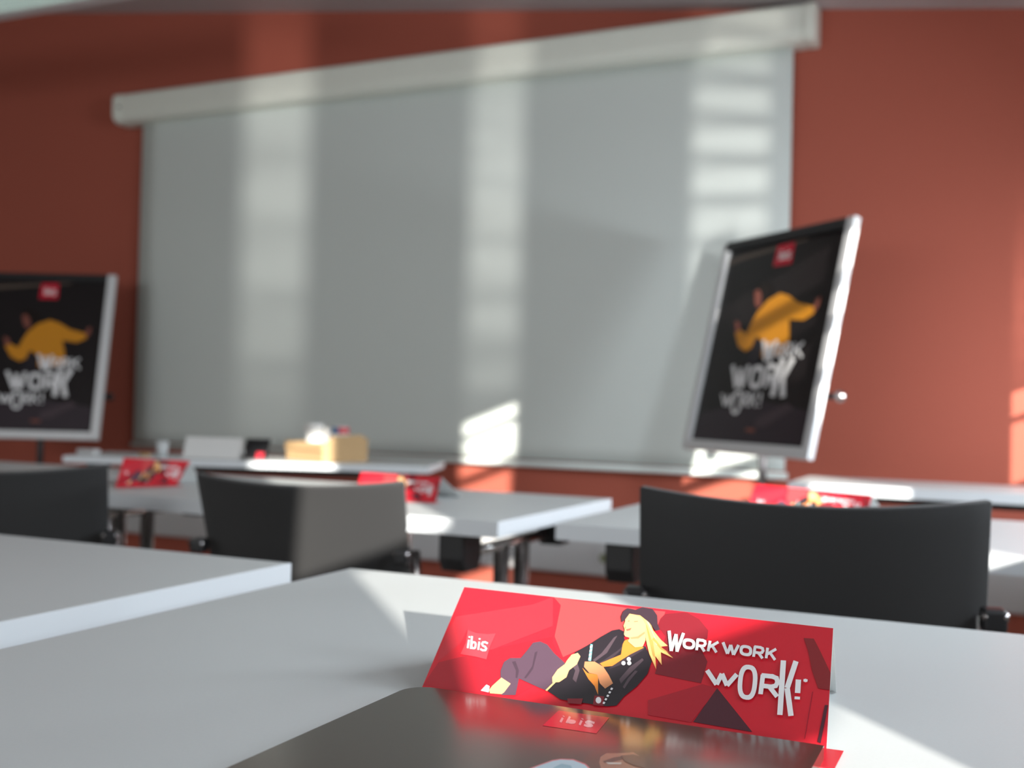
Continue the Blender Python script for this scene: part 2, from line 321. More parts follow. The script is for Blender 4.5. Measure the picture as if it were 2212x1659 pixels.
("hairdk",[(0.5578,0.7529),(0.5912,0.6419),(0.6126,0.6018),(0.5899,0.625),(0.5634,0.7049)]),
("skin2",[(0.4853,0.7958),(0.4844,0.7687),(0.4874,0.7667),(0.4895,0.7772)]),
("lip",[(0.49,0.7636),(0.5037,0.7845),(0.5008,0.7592),(0.4933,0.7505)]),
("lip",[(0.489,0.8422),(0.4933,0.848),(0.4942,0.8418),(0.4899,0.836)]),
("lip",[(0.5053,0.8446),(0.5153,0.8527),(0.5158,0.8464),(0.5057,0.839)]),
("hair",[(0.4838,0.8813),(0.4881,0.9203),(0.506,0.9357),(0.5298,0.8996),(0.5465,0.8245),(0.5665,0.7282),(0.5619,0.6946),(0.5425,0.8148),(0.5263,0.8817),(0.5074,0.9155),(0.4916,0.905)]),
("hat",[(0.4688,0.8758),(0.4708,0.9261),(0.4797,0.9595),(0.503,0.9527),(0.5178,0.9845),(0.5463,0.9798),(0.5622,0.9229),(0.5681,0.8473),(0.5775,0.7934),(0.5674,0.7797),(0.5465,0.8482),(0.5175,0.9051),(0.489,0.9095),(0.4799,0.841),(0.4744,0.8232)]),
("white",[(0.5975,0.7919),(0.6133,0.6165),(0.6206,0.6222),(0.6049,0.7977)]),
("white",[(0.6207,0.6173),(0.6244,0.769),(0.6167,0.7734),(0.6131,0.6214)]),
("white",[(0.6168,0.769),(0.6279,0.6172),(0.6352,0.6216),(0.6243,0.7734)]),
("white",[(0.6353,0.6166),(0.6425,0.7868),(0.6349,0.7927),(0.6278,0.6222)]),
("white",[(0.6733,0.6973),(0.6733,0.6828),(0.6659,0.6912),(0.6659,0.6979)]),
("white",[(0.6733,0.6828),(0.6726,0.6731),(0.6655,0.6867),(0.6659,0.6912)]),
("white",[(0.6726,0.6731),(0.6714,0.6654),(0.6648,0.6832),(0.6655,0.6867)]),
("white",[(0.6714,0.6654),(0.6695,0.6593),(0.6638,0.6804),(0.6648,0.6832)]),
("white",[(0.6695,0.6593),(0.667,0.655),(0.6624,0.6785),(0.6638,0.6804)]),
("white",[(0.667,0.655),(0.6638,0.6523),(0.6607,0.6773),(0.6624,0.6785)]),
("white",[(0.6638,0.6523),(0.6589,0.6515),(0.658,0.677),(0.6607,0.6773)]),
("white",[(0.6589,0.6515),(0.654,0.6524),(0.6554,0.6776),(0.658,0.677)]),
("white",[(0.654,0.6524),(0.6506,0.6552),(0.6535,0.6789),(0.6554,0.6776)]),
("white",[(0.6506,0.6552),(0.6478,0.6598),(0.652,0.681),(0.6535,0.6789)]),
("white",[(0.6478,0.6598),(0.6454,0.6661),(0.6508,0.6839),(0.652,0.681)]),
("white",[(0.6454,0.6661),(0.6436,0.6742),(0.6498,0.6876),(0.6508,0.6839)]),
("white",[(0.6436,0.6742),(0.6423,0.6844),(0.6492,0.6922),(0.6498,0.6876)]),
("white",[(0.6423,0.6844),(0.6413,0.6996),(0.6487,0.6991),(0.6492,0.6922)]),
("white",[(0.6413,0.6996),(0.641,0.7148),(0.6486,0.7059),(0.6487,0.6991)]),
("white",[(0.641,0.7148),(0.6415,0.7249),(0.649,0.7105),(0.6486,0.7059)]),
("white",[(0.6415,0.7249),(0.6427,0.7329),(0.6496,0.7141),(0.649,0.7105)]),
("white",[(0.6427,0.7329),(0.6446,0.7391),(0.6507,0.7168),(0.6496,0.7141)]),
("white",[(0.6446,0.7391),(0.6472,0.7433),(0.6521,0.7188),(0.6507,0.7168)]),
("white",[(0.6472,0.7433),(0.6506,0.7457),(0.6539,0.7198),(0.6521,0.7188)]),
("white",[(0.6506,0.7457),(0.6557,0.7459),(0.6566,0.72),(0.6539,0.7198)]),
("white",[(0.6557,0.7459),(0.6609,0.7443),(0.6593,0.7193),(0.6566,0.72)]),
("white",[(0.6609,0.7443),(0.6645,0.7411),(0.6612,0.7179),(0.6593,0.7193)]),
("white",[(0.6645,0.7411),(0.6673,0.7363),(0.6627,0.7157),(0.6612,0.7179)]),
("white",[(0.6673,0.7363),(0.6697,0.7299),(0.664,0.7128),(0.6627,0.7157)]),
("white",[(0.6697,0.7299),(0.6714,0.7218),(0.6649,0.7091),(0.664,0.7128)]),
("white",[(0.6714,0.7218),(0.6726,0.7119),(0.6655,0.7046),(0.6649,0.7091)]),
("white",[(0.6726,0.7119),(0.6733,0.6973),(0.6659,0.6979),(0.6655,0.7046)]),
("white",[(0.6739,0.749),(0.6757,0.652),(0.6827,0.6521),(0.6809,0.7491)]),
("white",[(0.6755,0.733),(0.6924,0.7311),(0.6922,0.7558),(0.6753,0.7578)]),
("white",[(0.6872,0.7344),(0.6968,0.7231),(0.6987,0.7465),(0.6891,0.7578)]),
("white",[(0.6917,0.7407),(0.6952,0.7067),(0.7017,0.7138),(0.6983,0.7478)]),
("white",[(0.6952,0.7291),(0.6918,0.6983),(0.6983,0.6883),(0.7018,0.719)]),
("white",[(0.6963,0.7141),(0.6872,0.7018),(0.69,0.6789),(0.6991,0.6911)]),
("white",[(0.6925,0.7049),(0.6762,0.707),(0.6764,0.6825),(0.6927,0.6804)]),
("white",[(0.6855,0.6856),(0.6963,0.6415),(0.7015,0.6567),(0.6907,0.7009)]),
("white",[(0.7048,0.7494),(0.7042,0.6561),(0.7111,0.6543),(0.7118,0.7476)]),
("white",[(0.7106,0.6806),(0.7312,0.7366),(0.7269,0.7564),(0.7062,0.7002)]),
("white",[(0.7125,0.7007),(0.7259,0.6453),(0.731,0.6604),(0.7177,0.716)]),
("white",[(0.7372,0.7424),(0.7524,0.6474),(0.7587,0.6595),(0.7436,0.7547)]),
("white",[(0.7591,0.6504),(0.7639,0.7304),(0.7567,0.7366),(0.752,0.6564)]),
("white",[(0.7569,0.7286),(0.767,0.6449),(0.7737,0.6545),(0.7637,0.7383)]),
("white",[(0.7738,0.6452),(0.7827,0.7363),(0.7758,0.7456),(0.7669,0.6542)]),
("white",[(0.814,0.6973),(0.8139,0.6823),(0.8067,0.6915),(0.8067,0.6983)]),
("white",[(0.8139,0.6823),(0.8132,0.6724),(0.8063,0.687),(0.8067,0.6915)]),
("white",[(0.8132,0.6724),(0.8119,0.6646),(0.8056,0.6834),(0.8063,0.687)]),
("white",[(0.8119,0.6646),(0.81,0.6586),(0.8046,0.6807),(0.8056,0.6834)]),
("white",[(0.81,0.6586),(0.8075,0.6545),(0.8032,0.6788),(0.8046,0.6807)]),
("white",[(0.8075,0.6545),(0.8043,0.6522),(0.8016,0.6778),(0.8032,0.6788)]),
("white",[(0.8043,0.6522),(0.7995,0.6519),(0.799,0.6777),(0.8016,0.6778)]),
("white",[(0.7995,0.6519),(0.7947,0.6535),(0.7965,0.6785),(0.799,0.6777)]),
("white",[(0.7947,0.6535),(0.7914,0.6567),(0.7947,0.68),(0.7965,0.6785)]),
("white",[(0.7914,0.6567),(0.7887,0.6616),(0.7933,0.6823),(0.7947,0.68)]),
("white",[(0.7887,0.6616),(0.7865,0.6681),(0.7922,0.6853),(0.7933,0.6823)]),
("white",[(0.7865,0.6681),(0.7849,0.6764),(0.7914,0.6891),(0.7922,0.6853)]),
("white",[(0.7849,0.6764),(0.7838,0.6866),(0.7908,0.6937),(0.7914,0.6891)]),
("white",[(0.7838,0.6866),(0.7832,0.7017),(0.7905,0.7006),(0.7908,0.6937)]),
("white",[(0.7832,0.7017),(0.7832,0.7167),(0.7906,0.7075),(0.7905,0.7006)]),
("white",[(0.7832,0.7167),(0.7839,0.7267),(0.7909,0.712),(0.7906,0.7075)]),
("white",[(0.7839,0.7267),(0.7852,0.7347),(0.7916,0.7156),(0.7909,0.712)]),
("white",[(0.7852,0.7347),(0.7872,0.7407),(0.7927,0.7183),(0.7916,0.7156)]),
("white",[(0.7872,0.7407),(0.7897,0.7449),(0.794,0.7202),(0.7927,0.7183)]),
("white",[(0.7897,0.7449),(0.7929,0.7472),(0.7957,0.7212),(0.794,0.7202)]),
("white",[(0.7929,0.7472),(0.7977,0.7474),(0.7982,0.7213),(0.7957,0.7212)]),
("white",[(0.7977,0.7474),(0.8026,0.7458),(0.8008,0.7205),(0.7982,0.7213)]),
("white",[(0.8026,0.7458),(0.8059,0.7425),(0.8025,0.719),(0.8008,0.7205)]),
("white",[(0.8059,0.7425),(0.8086,0.7375),(0.8039,0.7167),(0.8025,0.719)]),
("white",[(0.8086,0.7375),(0.8107,0.7309),(0.805,0.7136),(0.8039,0.7167)]),
("white",[(0.8107,0.7309),(0.8123,0.7226),(0.8059,0.7098),(0.805,0.7136)]),
("white",[(0.8123,0.7226),(0.8134,0.7123),(0.8064,0.7052),(0.8059,0.7098)]),
("white",[(0.8134,0.7123),(0.814,0.6973),(0.8067,0.6983),(0.8064,0.7052)]),
("white",[(0.8159,0.7467),(0.8155,0.6544),(0.8222,0.6539),(0.8226,0.7461)]),
("white",[(0.8172,0.7307),(0.834,0.7291),(0.8341,0.7535),(0.8173,0.7551)]),
("white",[(0.8291,0.732),(0.8386,0.7214),(0.8406,0.7446),(0.8311,0.7553)]),
("white",[(0.8338,0.7379),(0.8371,0.7048),(0.8434,0.713),(0.8401,0.7462)]),
("white",[(0.8374,0.7274),(0.8336,0.6973),(0.8397,0.6873),(0.8435,0.7173)]),
("white",[(0.8383,0.7126),(0.8289,0.7015),(0.831,0.6785),(0.8404,0.6896)]),
("white",[(0.834,0.704),(0.8172,0.707),(0.8169,0.6828),(0.8337,0.6799)]),
("white",[(0.8268,0.6845),(0.8381,0.6407),(0.843,0.6569),(0.8317,0.7009)]),
("white",[(0.8463,0.7465),(0.8456,0.6544),(0.8522,0.6539),(0.853,0.7458)]),
("white",[(0.8517,0.6792),(0.8722,0.7347),(0.8683,0.7542),(0.8477,0.6985)]),
("white",[(0.854,0.6982),(0.8679,0.6409),(0.8729,0.6567),(0.859,0.7142)]),
("white",[(0.7089,0.4804),(0.7368,0.3722),(0.745,0.3966),(0.7171,0.5053)]),
("white",[(0.7461,0.3782),(0.7549,0.472),(0.7444,0.4848),(0.7357,0.3906)]),
("white",[(0.745,0.4689),(0.7609,0.3774),(0.7702,0.3962),(0.7544,0.488)]),
("white",[(0.7701,0.3763),(0.7895,0.4789),(0.7804,0.5004),(0.761,0.3973)]),
("white",[(0.8352,0.4339),(0.8351,0.3885),(0.8245,0.4007),(0.8245,0.4343)]),
("white",[(0.8351,0.3885),(0.834,0.3583),(0.8241,0.3784),(0.8245,0.4007)]),
("white",[(0.834,0.3583),(0.8321,0.3343),(0.8231,0.3606),(0.8241,0.3784)]),
("white",[(0.8321,0.3343),(0.8293,0.3157),(0.8217,0.3467),(0.8231,0.3606)]),
("white",[(0.8293,0.3157),(0.8256,0.3024),(0.8198,0.3368),(0.8217,0.3467)]),
("white",[(0.8256,0.3024),(0.821,0.2945),(0.8173,0.3308),(0.8198,0.3368)]),
("white",[(0.821,0.2945),(0.814,0.292),(0.8136,0.329),(0.8173,0.3308)]),
("white",[(0.814,0.292),(0.8069,0.295),(0.8099,0.3311),(0.8136,0.329)]),
("white",[(0.8069,0.295),(0.8021,0.3033),(0.8073,0.3373),(0.8099,0.3311)]),
("white",[(0.8021,0.3033),(0.7981,0.317),(0.8052,0.3474),(0.8073,0.3373)]),
("white",[(0.7981,0.317),(0.7949,0.3358),(0.8034,0.3613),(0.8052,0.3474)]),
("white",[(0.7949,0.3358),(0.7924,0.3599),(0.8021,0.3792),(0.8034,0.3613)]),
("white",[(0.7924,0.3599),(0.7907,0.3901),(0.8011,0.4016),(0.8021,0.3792)]),
("white",[(0.7907,0.3901),(0.7897,0.4355),(0.8005,0.4351),(0.8011,0.4016)]),
("white",[(0.7897,0.4355),(0.7895,0.4812),(0.8003,0.4688),(0.8005,0.4351)]),
("white",[(0.7895,0.4812),(0.7904,0.5121),(0.8007,0.4916),(0.8003,0.4688)]),
("white",[(0.7904,0.5121),(0.7923,0.5369),(0.8017,0.5099),(0.8007,0.4916)]),
("white",[(0.7923,0.5369),(0.7951,0.5564),(0.8031,0.5242),(0.8017,0.5099)]),
("white",[(0.7951,0.5564),(0.7989,0.5705),(0.805,0.5345),(0.8031,0.5242)]),
("white",[(0.7989,0.5705),(0.8037,0.5789),(0.8075,0.5407),(0.805,0.5345)]),
("white",[(0.8037,0.5789),(0.8109,0.5816),(0.8113,0.5427),(0.8075,0.5407)]),
("white",[(0.8109,0.5816),(0.8183,0.5785),(0.8152,0.5405),(0.8113,0.5427)]),
("white",[(0.8183,0.5785),(0.8232,0.5698),(0.8178,0.5341),(0.8152,0.5405)]),
("white",[(0.8232,0.5698),(0.8272,0.5555),(0.82,0.5236),(0.8178,0.5341)]),
("white",[(0.8272,0.5555),(0.8304,0.5358),(0.8217,0.5092),(0.82,0.5236)]),
("white",[(0.8304,0.5358),(0.8328,0.5108),(0.823,0.4909),(0.8217,0.5092)]),
("white",[(0.8328,0.5108),(0.8344,0.4797),(0.8239,0.468),(0.823,0.4909)]),
("white",[(0.8344,0.4797),(0.8352,0.4339),(0.8245,0.4343),(0.8239,0.468)]),
("white",[(0.8407,0.5127),(0.8404,0.3509),(0.851,0.351),(0.8514,0.5127)]),
("white",[(0.8429,0.4869),(0.8715,0.4885),(0.8715,0.5267),(0.8427,0.5251)]),
("white",[(0.8638,0.492),(0.8797,0.4764),(0.8827,0.5131),(0.8667,0.5289)]),
("white",[(0.872,0.5013),(0.8778,0.4466),(0.8878,0.4606),(0.882,0.5154)]),
("white",[(0.878,0.4817),(0.872,0.4304),(0.8818,0.4166),(0.8878,0.4677)]),
("white",[(0.8794,0.4556),(0.8635,0.4345),(0.8671,0.3994),(0.8829,0.4204)]),
("white",[(0.8716,0.4396),(0.8427,0.4404),(0.8426,0.4028),(0.8714,0.4021)]),
("white",[(0.86,0.4078),(0.8802,0.3345),(0.8878,0.3604),(0.8677,0.4342)]),
("white",[(0.8836,0.6521),(0.8881,0.2053),(0.9002,0.208),(0.8963,0.6546)]),
("white",[(0.9133,0.6645),(0.8987,0.4313),(0.9107,0.4229),(0.9255,0.6554)]),
("white",[(0.8987,0.4215),(0.913,0.2048),(0.9247,0.2158),(0.9107,0.4327)]),
("white",[(0.9223,0.5068),(0.9231,0.3963),(0.9353,0.3991),(0.9347,0.5095)]),
("white",[(0.9233,0.3675),(0.9234,0.3452),(0.9356,0.3479),(0.9354,0.3702)]),
("white",[(0.9433,0.5224),(0.943,0.4934),(0.9462,0.4935),(0.9464,0.5225)]),
("white",[(0.9396,0.5098),(0.9483,0.4955),(0.9497,0.506),(0.941,0.5203)]),
("white",[(0.9409,0.4953),(0.9499,0.5101),(0.9487,0.5206),(0.9397,0.5058)])]
POSTER_ART=[("pfloor",[(0.0997,0.1789),(0.5321,0.2386),(0.9445,0.196),(0.9238,0.0582),(0.0329,0.0509)]),
("streak",[(0.0244,0.9115),(0.1579,0.9257),(0.67,0.9498),(0.676,0.94),(0.1621,0.899),(0.0288,0.8849)]),
("pfl2",[(0.5617,0.1592),(0.7634,0.2288),(0.8193,0.208),(0.6373,0.1246),(0.5506,0.1156)]),
("logo",[(0.4544,0.9393),(0.5852,0.942),(0.5876,0.8444),(0.4487,0.8439)]),
("white",[(0.4811,0.9002),(0.4837,0.8699),(0.4918,0.8697),(0.4892,0.9)]),
("white",[(0.48,0.9133),(0.4804,0.9081),(0.4886,0.9079),(0.4881,0.9131)]),
("white",[(0.524,0.884),(0.5241,0.8797),(0.516,0.8817),(0.5159,0.8838)]),
("white",[(0.5241,0.8797),(0.5236,0.8769),(0.5158,0.8803),(0.516,0.8817)]),
("white",[(0.5236,0.8769),(0.5226,0.8746),(0.5155,0.8792),(0.5158,0.8803)]),
("white",[(0.5226,0.8746),(0.5211,0.8728),(0.515,0.8783),(0.5155,0.8792)]),
("white",[(0.5211,0.8728),(0.5191,0.8714),(0.5143,0.8777),(0.515,0.8783)]),
("white",[(0.5191,0.8714),(0.5165,0.8706),(0.5133,0.8773),(0.5143,0.8777)]),
("white",[(0.5165,0.8706),(0.5125,0.8703),(0.5119,0.8771),(0.5133,0.8773)]),
("white",[(0.5125,0.8703),(0.5085,0.8704),(0.5105,0.8772),(0.5119,0.8771)]),
("white",[(0.5085,0.8704),(0.5058,0.8712),(0.5095,0.8776),(0.5105,0.8772)]),
("white",[(0.5058,0.8712),(0.5036,0.8724),(0.5087,0.8782),(0.5095,0.8776)]),
("white",[(0.5036,0.8724),(0.5017,0.8742),(0.508,0.879),(0.5087,0.8782)]),
("white",[(0.5017,0.8742),(0.5003,0.8764),(0.5075,0.8801),(0.508,0.879)]),
("white",[(0.5003,0.8764),(0.4994,0.8792),(0.5071,0.8815),(0.5075,0.8801)]),
("white",[(0.4994,0.8792),(0.4988,0.8835),(0.5069,0.8836),(0.5071,0.8815)]),
("white",[(0.4988,0.8835),(0.4987,0.8877),(0.5068,0.8857),(0.5069,0.8836)]),
("white",[(0.4987,0.8877),(0.4991,0.8905),(0.5069,0.8871),(0.5068,0.8857)]),
("white",[(0.4991,0.8905),(0.5001,0.8928),(0.5073,0.8882),(0.5069,0.8871)]),
("white",[(0.5001,0.8928),(0.5017,0.8947),(0.5078,0.8891),(0.5073,0.8882)]),
("white",[(0.5017,0.8947),(0.5037,0.896),(0.5085,0.8898),(0.5078,0.8891)]),
("white",[(0.5037,0.896),(0.5063,0.8968),(0.5094,0.8902),(0.5085,0.8898)]),
("white",[(0.5063,0.8968),(0.5102,0.8972),(0.5108,0.8903),(0.5094,0.8902)]),
("white",[(0.5102,0.8972),(0.5142,0.897),(0.5122,0.8902),(0.5108,0.8903)]),
("white",[(0.5142,0.897),(0.517,0.8963),(0.5132,0.8899),(0.5122,0.8902)]),
("white",[(0.517,0.8963),(0.5192,0.895),(0.514,0.8892),(0.5132,0.8899)]),
("white",[(0.5192,0.895),(0.521,0.8933),(0.5147,0.8884),(0.514,0.8892)]),
("white",[(0.521,0.8933),(0.5224,0.891),(0.5152,0.8873),(0.5147,0.8884)]),
("white",[(0.5224,0.891),(0.5234,0.8882),(0.5156,0.8859),(0.5152,0.8873)]),
("white",[(0.5234,0.8882),(0.524,0.884),(0.5159,0.8838),(0.5156,0.8859)]),
("white",[(0.4937,0.9135),(0.4974,0.8701),(0.5055,0.8699),(0.5018,0.9133)]),
("white",[(0.5293,0.9012),(0.5318,0.8708),(0.54,0.8706),(0.5374,0.901)]),
("white",[(0.5282,0.9142),(0.5286,0.909),(0.5368,0.9088),(0.5363,0.914)]),
("white",[(0.5686,0.8991),(0.5558,0.9033),(0.5535,0.897),(0.5662,0.8928)]),
("white",[(0.5581,0.9031),(0.5445,0.9007),(0.547,0.894),(0.5606,0.8964)]),
("white",[(0.545,0.9011),(0.541,0.8916),(0.5487,0.8888),(0.5527,0.8982)]),
("white",[(0.541,0.8918),(0.5494,0.8829),(0.5556,0.8868),(0.5472,0.8957)]),
("white",[(0.5475,0.884),(0.5614,0.88),(0.5634,0.8865),(0.5495,0.8905)]),
("white",[(0.5553,0.8836),(0.5638,0.8747),(0.57,0.8787),(0.5616,0.8876)]),
("white",[(0.5622,0.8817),(0.5582,0.8723),(0.5659,0.8694),(0.5699,0.8788)]),
("white",[(0.564,0.8765),(0.5504,0.874),(0.5528,0.8673),(0.5664,0.8698)]),
("white",[(0.5574,0.8735),(0.5447,0.8777),(0.5424,0.8714),(0.5551,0.8672)]),
("phair",[(0.3313,0.7392),(0.3614,0.7776),(0.4153,0.7787),(0.4736,0.7496),(0.4826,0.6895),(0.4334,0.6585),(0.3977,0.6577)]),
("pskin",[(0.3409,0.7356),(0.3705,0.7476),(0.402,0.718),(0.4138,0.6693),(0.3932,0.6576),(0.3629,0.6796)]),
("yellow",[(0.3966,0.6352),(0.4647,0.6891),(0.5506,0.715),(0.6252,0.6962),(0.7021,0.6601),(0.8219,0.6363),(0.8305,0.6065),(0.7669,0.5813),(0.6581,0.5918),(0.6806,0.5289),(0.7048,0.4404),(0.5036,0.429),(0.4848,0.4952),(0.4442,0.5279),(0.4076,0.4751),(0.3655,0.4595),(0.2992,0.4841),(0.2443,0.5499),(0.2681,0.569),(0.344,0.5407),(0.3677,0.5897)]),
("pskin",[(0.2259,0.6093),(0.2685,0.5952),(0.282,0.5656),(0.2493,0.5463)]),
("pskin",[(0.8219,0.6363),(0.8267,0.6664),(0.8565,0.6783),(0.8566,0.6445),(0.8344,0.6104)]),
("plegs",[(0.427,0.5238),(0.4937,0.4954),(0.5036,0.429),(0.4682,0.3692),(0.3685,0.3819),(0.4082,0.4714)]),
("white",[(0.4869,0.5035),(0.5327,0.4076),(0.5542,0.413),(0.5084,0.509)]),
("white",[(0.555,0.4088),(0.5612,0.4911),(0.5379,0.4941),(0.5318,0.4118)]),
("white",[(0.5383,0.491),(0.5651,0.4077),(0.5875,0.4109),(0.5608,0.4942)]),
("white",[(0.5877,0.4065),(0.6101,0.4989),(0.5872,0.5044),(0.5649,0.412)]),
("white",[(0.6669,0.4533),(0.667,0.4444),(0.651,0.4489),(0.6509,0.4536)]),
("white",[(0.667,0.4444),(0.6657,0.4384),(0.6504,0.4457),(0.651,0.4489)]),
("white",[(0.6657,0.4384),(0.6632,0.4337),(0.6494,0.4431),(0.6504,0.4457)]),
("white",[(0.6632,0.4337),(0.6597,0.43),(0.6478,0.4411),(0.6494,0.4431)]),
("white",[(0.6597,0.43),(0.6549,0.4273),(0.6457,0.4397),(0.6478,0.4411)]),
("white",[(0.6549,0.4273),(0.6489,0.4258),(0.643,0.4389),(0.6457,0.4397)]),
("white",[(0.6489,0.4258),(0.6398,0.4254),(0.6389,0.4387),(0.643,0.4389)]),
("white",[(0.6398,0.4254),(0.6307,0.4261),(0.6348,0.4391),(0.6389,0.4387)]),
("white",[(0.6307,0.4261),(0.6244,0.4279),(0.632,0.44),(0.6348,0.4391)]),
("white",[(0.6244,0.4279),(0.6193,0.4307),(0.6298,0.4415),(0.632,0.44)]),
("white",[(0.6193,0.4307),(0.6153,0.4345),(0.6279,0.4435),(0.6298,0.4415)]),
("white",[(0.6153,0.4345),(0.6122,0.4394),(0.6265,0.4461),(0.6279,0.4435)]),
("white",[(0.6122,0.4394),(0.6101,0.4454),(0.6255,0.4493),(0.6265,0.4461)]),
("white",[(0.6101,0.4454),(0.6089,0.4544),(0.625,0.4541),(0.6255,0.4493)]),
("white",[(0.6089,0.4544),(0.6089,0.4633),(0.6249,0.4589),(0.625,0.4541)]),
("white",[(0.6089,0.4633),(0.6101,0.4693),(0.6254,0.4621),(0.6249,0.4589)]),
("white",[(0.6101,0.4693),(0.6126,0.4741),(0.6265,0.4646),(0.6254,0.4621)]),
("white",[(0.6126,0.4741),(0.6162,0.4778),(0.6281,0.4666),(0.6265,0.4646)]),
("white",[(0.6162,0.4778),(0.6209,0.4804),(0.6302,0.468),(0.6281,0.4666)]),
("white",[(0.6209,0.4804),(0.6269,0.482),(0.6328,0.4688),(0.6302,0.468)]),
("white",[(0.6269,0.482),(0.636,0.4823),(0.6369,0.469),(0.6328,0.4688)]),
("white",[(0.636,0.4823),(0.6452,0.4816),(0.641,0.4687),(0.6369,0.469)]),
("white",[(0.6452,0.4816),(0.6514,0.4799),(0.6438,0.4678),(0.641,0.4687)]),
("white",[(0.6514,0.4799),(0.6565,0.4771),(0.6461,0.4663),(0.6438,0.4678)]),
("white",[(0.6565,0.4771),(0.6606,0.4732),(0.6479,0.4642),(0.6461,0.4663)]),
("white",[(0.6606,0.4732),(0.6637,0.4684),(0.6494,0.4616),(0.6479,0.4642)]),
("white",[(0.6637,0.4684),(0.6658,0.4623),(0.6503,0.4584),(0.6494,0.4616)]),
("white",[(0.6658,0.4623),(0.6669,0.4533),(0.6509,0.4536),(0.6503,0.4584)]),
("white",[(0.6705,0.4846),(0.6719,0.4269),(0.6871,0.426),(0.6857,0.4836)]),
("white",[(0.6741,0.4756),(0.7056,0.4747),(0.7047,0.4873),(0.6731,0.4882)]),
("white",[(0.6937,0.477),(0.7124,0.4701),(0.7175,0.4815),(0.6988,0.4884)]),
("white",[(0.702,0.4798),(0.709,0.4609),(0.7235,0.4635),(0.7165,0.4824)]),
("white",[(0.7086,0.4715),(0.7034,0.4542),(0.7182,0.4501),(0.7234,0.4674)]),
("white",[(0.7116,0.463),(0.694,0.4552),(0.7022,0.4441),(0.7198,0.4518)]),
("white",[(0.706,0.4575),(0.6738,0.4581),(0.6749,0.4456),(0.707,0.445)]),
("white",[(0.6913,0.4481),(0.7137,0.4227),(0.7257,0.4294),(0.7034,0.4548)]),
("white",[(0.7314,0.4856),(0.7354,0.4259),(0.7505,0.4254),(0.7466,0.4851)]),
("white",[(0.748,0.4432),(0.8046,0.4797),(0.7946,0.4899),(0.738,0.4533)]),
("white",[(0.7568,0.4553),(0.8027,0.4165),(0.8131,0.4249),(0.7671,0.4636)]),
("white",[(0.2728,0.3942),(0.3381,0.2883),(0.3617,0.2965),(0.2965,0.4024)]),
("white",[(0.3632,0.2908),(0.3685,0.3822),(0.3418,0.3855),(0.3365,0.2941)]),
("white",[(0.3425,0.3813),(0.3802,0.2891),(0.4054,0.2941),(0.3678,0.3863)]),
("white",[(0.4058,0.2882),(0.4343,0.391),(0.4082,0.3979),(0.3798,0.2951)]),
("white",[(0.5525,0.3397),(0.5526,0.323),(0.526,0.3303),(0.5258,0.3401)]),
("white",[(0.5526,0.323),(0.5502,0.3118),(0.5249,0.3237),(0.526,0.3303)]),
("white",[(0.5502,0.3118),(0.5457,0.3029),(0.5227,0.3184),(0.5249,0.3237)]),
("white",[(0.5457,0.3029),(0.5391,0.296),(0.5194,0.3144),(0.5227,0.3184)]),
("white",[(0.5391,0.296),(0.5305,0.2911),(0.5151,0.3115),(0.5194,0.3144)]),
("white",[(0.5305,0.2911),(0.5194,0.2882),(0.5096,0.3097),(0.5151,0.3115)]),
("white",[(0.5194,0.2882),(0.5027,0.2874),(0.5012,0.3093),(0.5096,0.3097)]),
("white",[(0.5027,0.2874),(0.4859,0.2886),(0.4928,0.31),(0.5012,0.3093)]),
("white",[(0.4859,0.2886),(0.4744,0.2918),(0.487,0.3119),(0.4928,0.31)]),
("white",[(0.4744,0.2918),(0.4651,0.297),(0.4823,0.3149),(0.487,0.3119)]),
("white",[(0.4651,0.297),(0.4575,0.3041),(0.4785,0.3191),(0.4823,0.3149)]),
("white",[(0.4575,0.3041),(0.4518,0.3132),(0.4756,0.3244),(0.4785,0.3191)]),
("white",[(0.4518,0.3132),(0.448,0.3245),(0.4736,0.331),(0.4756,0.3244)]),
("white",[(0.448,0.3245),(0.4458,0.3412),(0.4725,0.3408),(0.4736,0.331)]),
("white",[(0.4458,0.3412),(0.4457,0.3579),(0.4723,0.3507),(0.4725,0.3408)]),
("white",[(0.4457,0.3579),(0.448,0.3692),(0.4734,0.3572),(0.4723,0.3507)]),
("white",[(0.448,0.3692),(0.4525,0.3781),(0.4756,0.3625),(0.4734,0.3572)]),
("white",[(0.4525,0.3781),(0.4591,0.3851),(0.4788,0.3666),(0.4756,0.3625)]),
("white",[(0.4591,0.3851),(0.4677,0.39),(0.4832,0.3695),(0.4788,0.3666)]),
("white",[(0.4677,0.39),(0.4788,0.3929),(0.4887,0.3712),(0.4832,0.3695)]),
("white",[(0.4788,0.3929),(0.4956,0.3937),(0.4971,0.3717),(0.4887,0.3712)]),
("white",[(0.4956,0.3937),(0.5125,0.3925),(0.5055,0.371),(0.4971,0.3717)]),
("white",[(0.5125,0.3925),(0.524,0.3892),(0.5113,0.3691),(0.5055,0.371)]),
("white",[(0.524,0.3892),(0.5333,0.384),(0.516,0.3661),(0.5113,0.3691)]),
("white",[(0.5333,0.384),(0.5409,0.3768),(0.5198,0.3619),(0.516,0.3661)]),
("white",[(0.5409,0.3768),(0.5466,0.3678),(0.5227,0.3565),(0.5198,0.3619)]),
("white",[(0.5466,0.3678),(0.5504,0.3565),(0.5247,0.3499),(0.5227,0.3565)]),
("white",[(0.5504,0.3565),(0.5525,0.3397),(0.5258,0.3401),(0.5247,0.3499)]),
("white",[(0.5623,0.3936),(0.5681,0.2946),(0.593,0.2936),(0.5872,0.3926)]),
("white",[(0.5683,0.3791),(0.6234,0.3776),(0.6218,0.3982),(0.5667,0.3996)]),
("white",[(0.604,0.3813),(0.6362,0.3698),(0.6442,0.3886),(0.612,0.4)]),
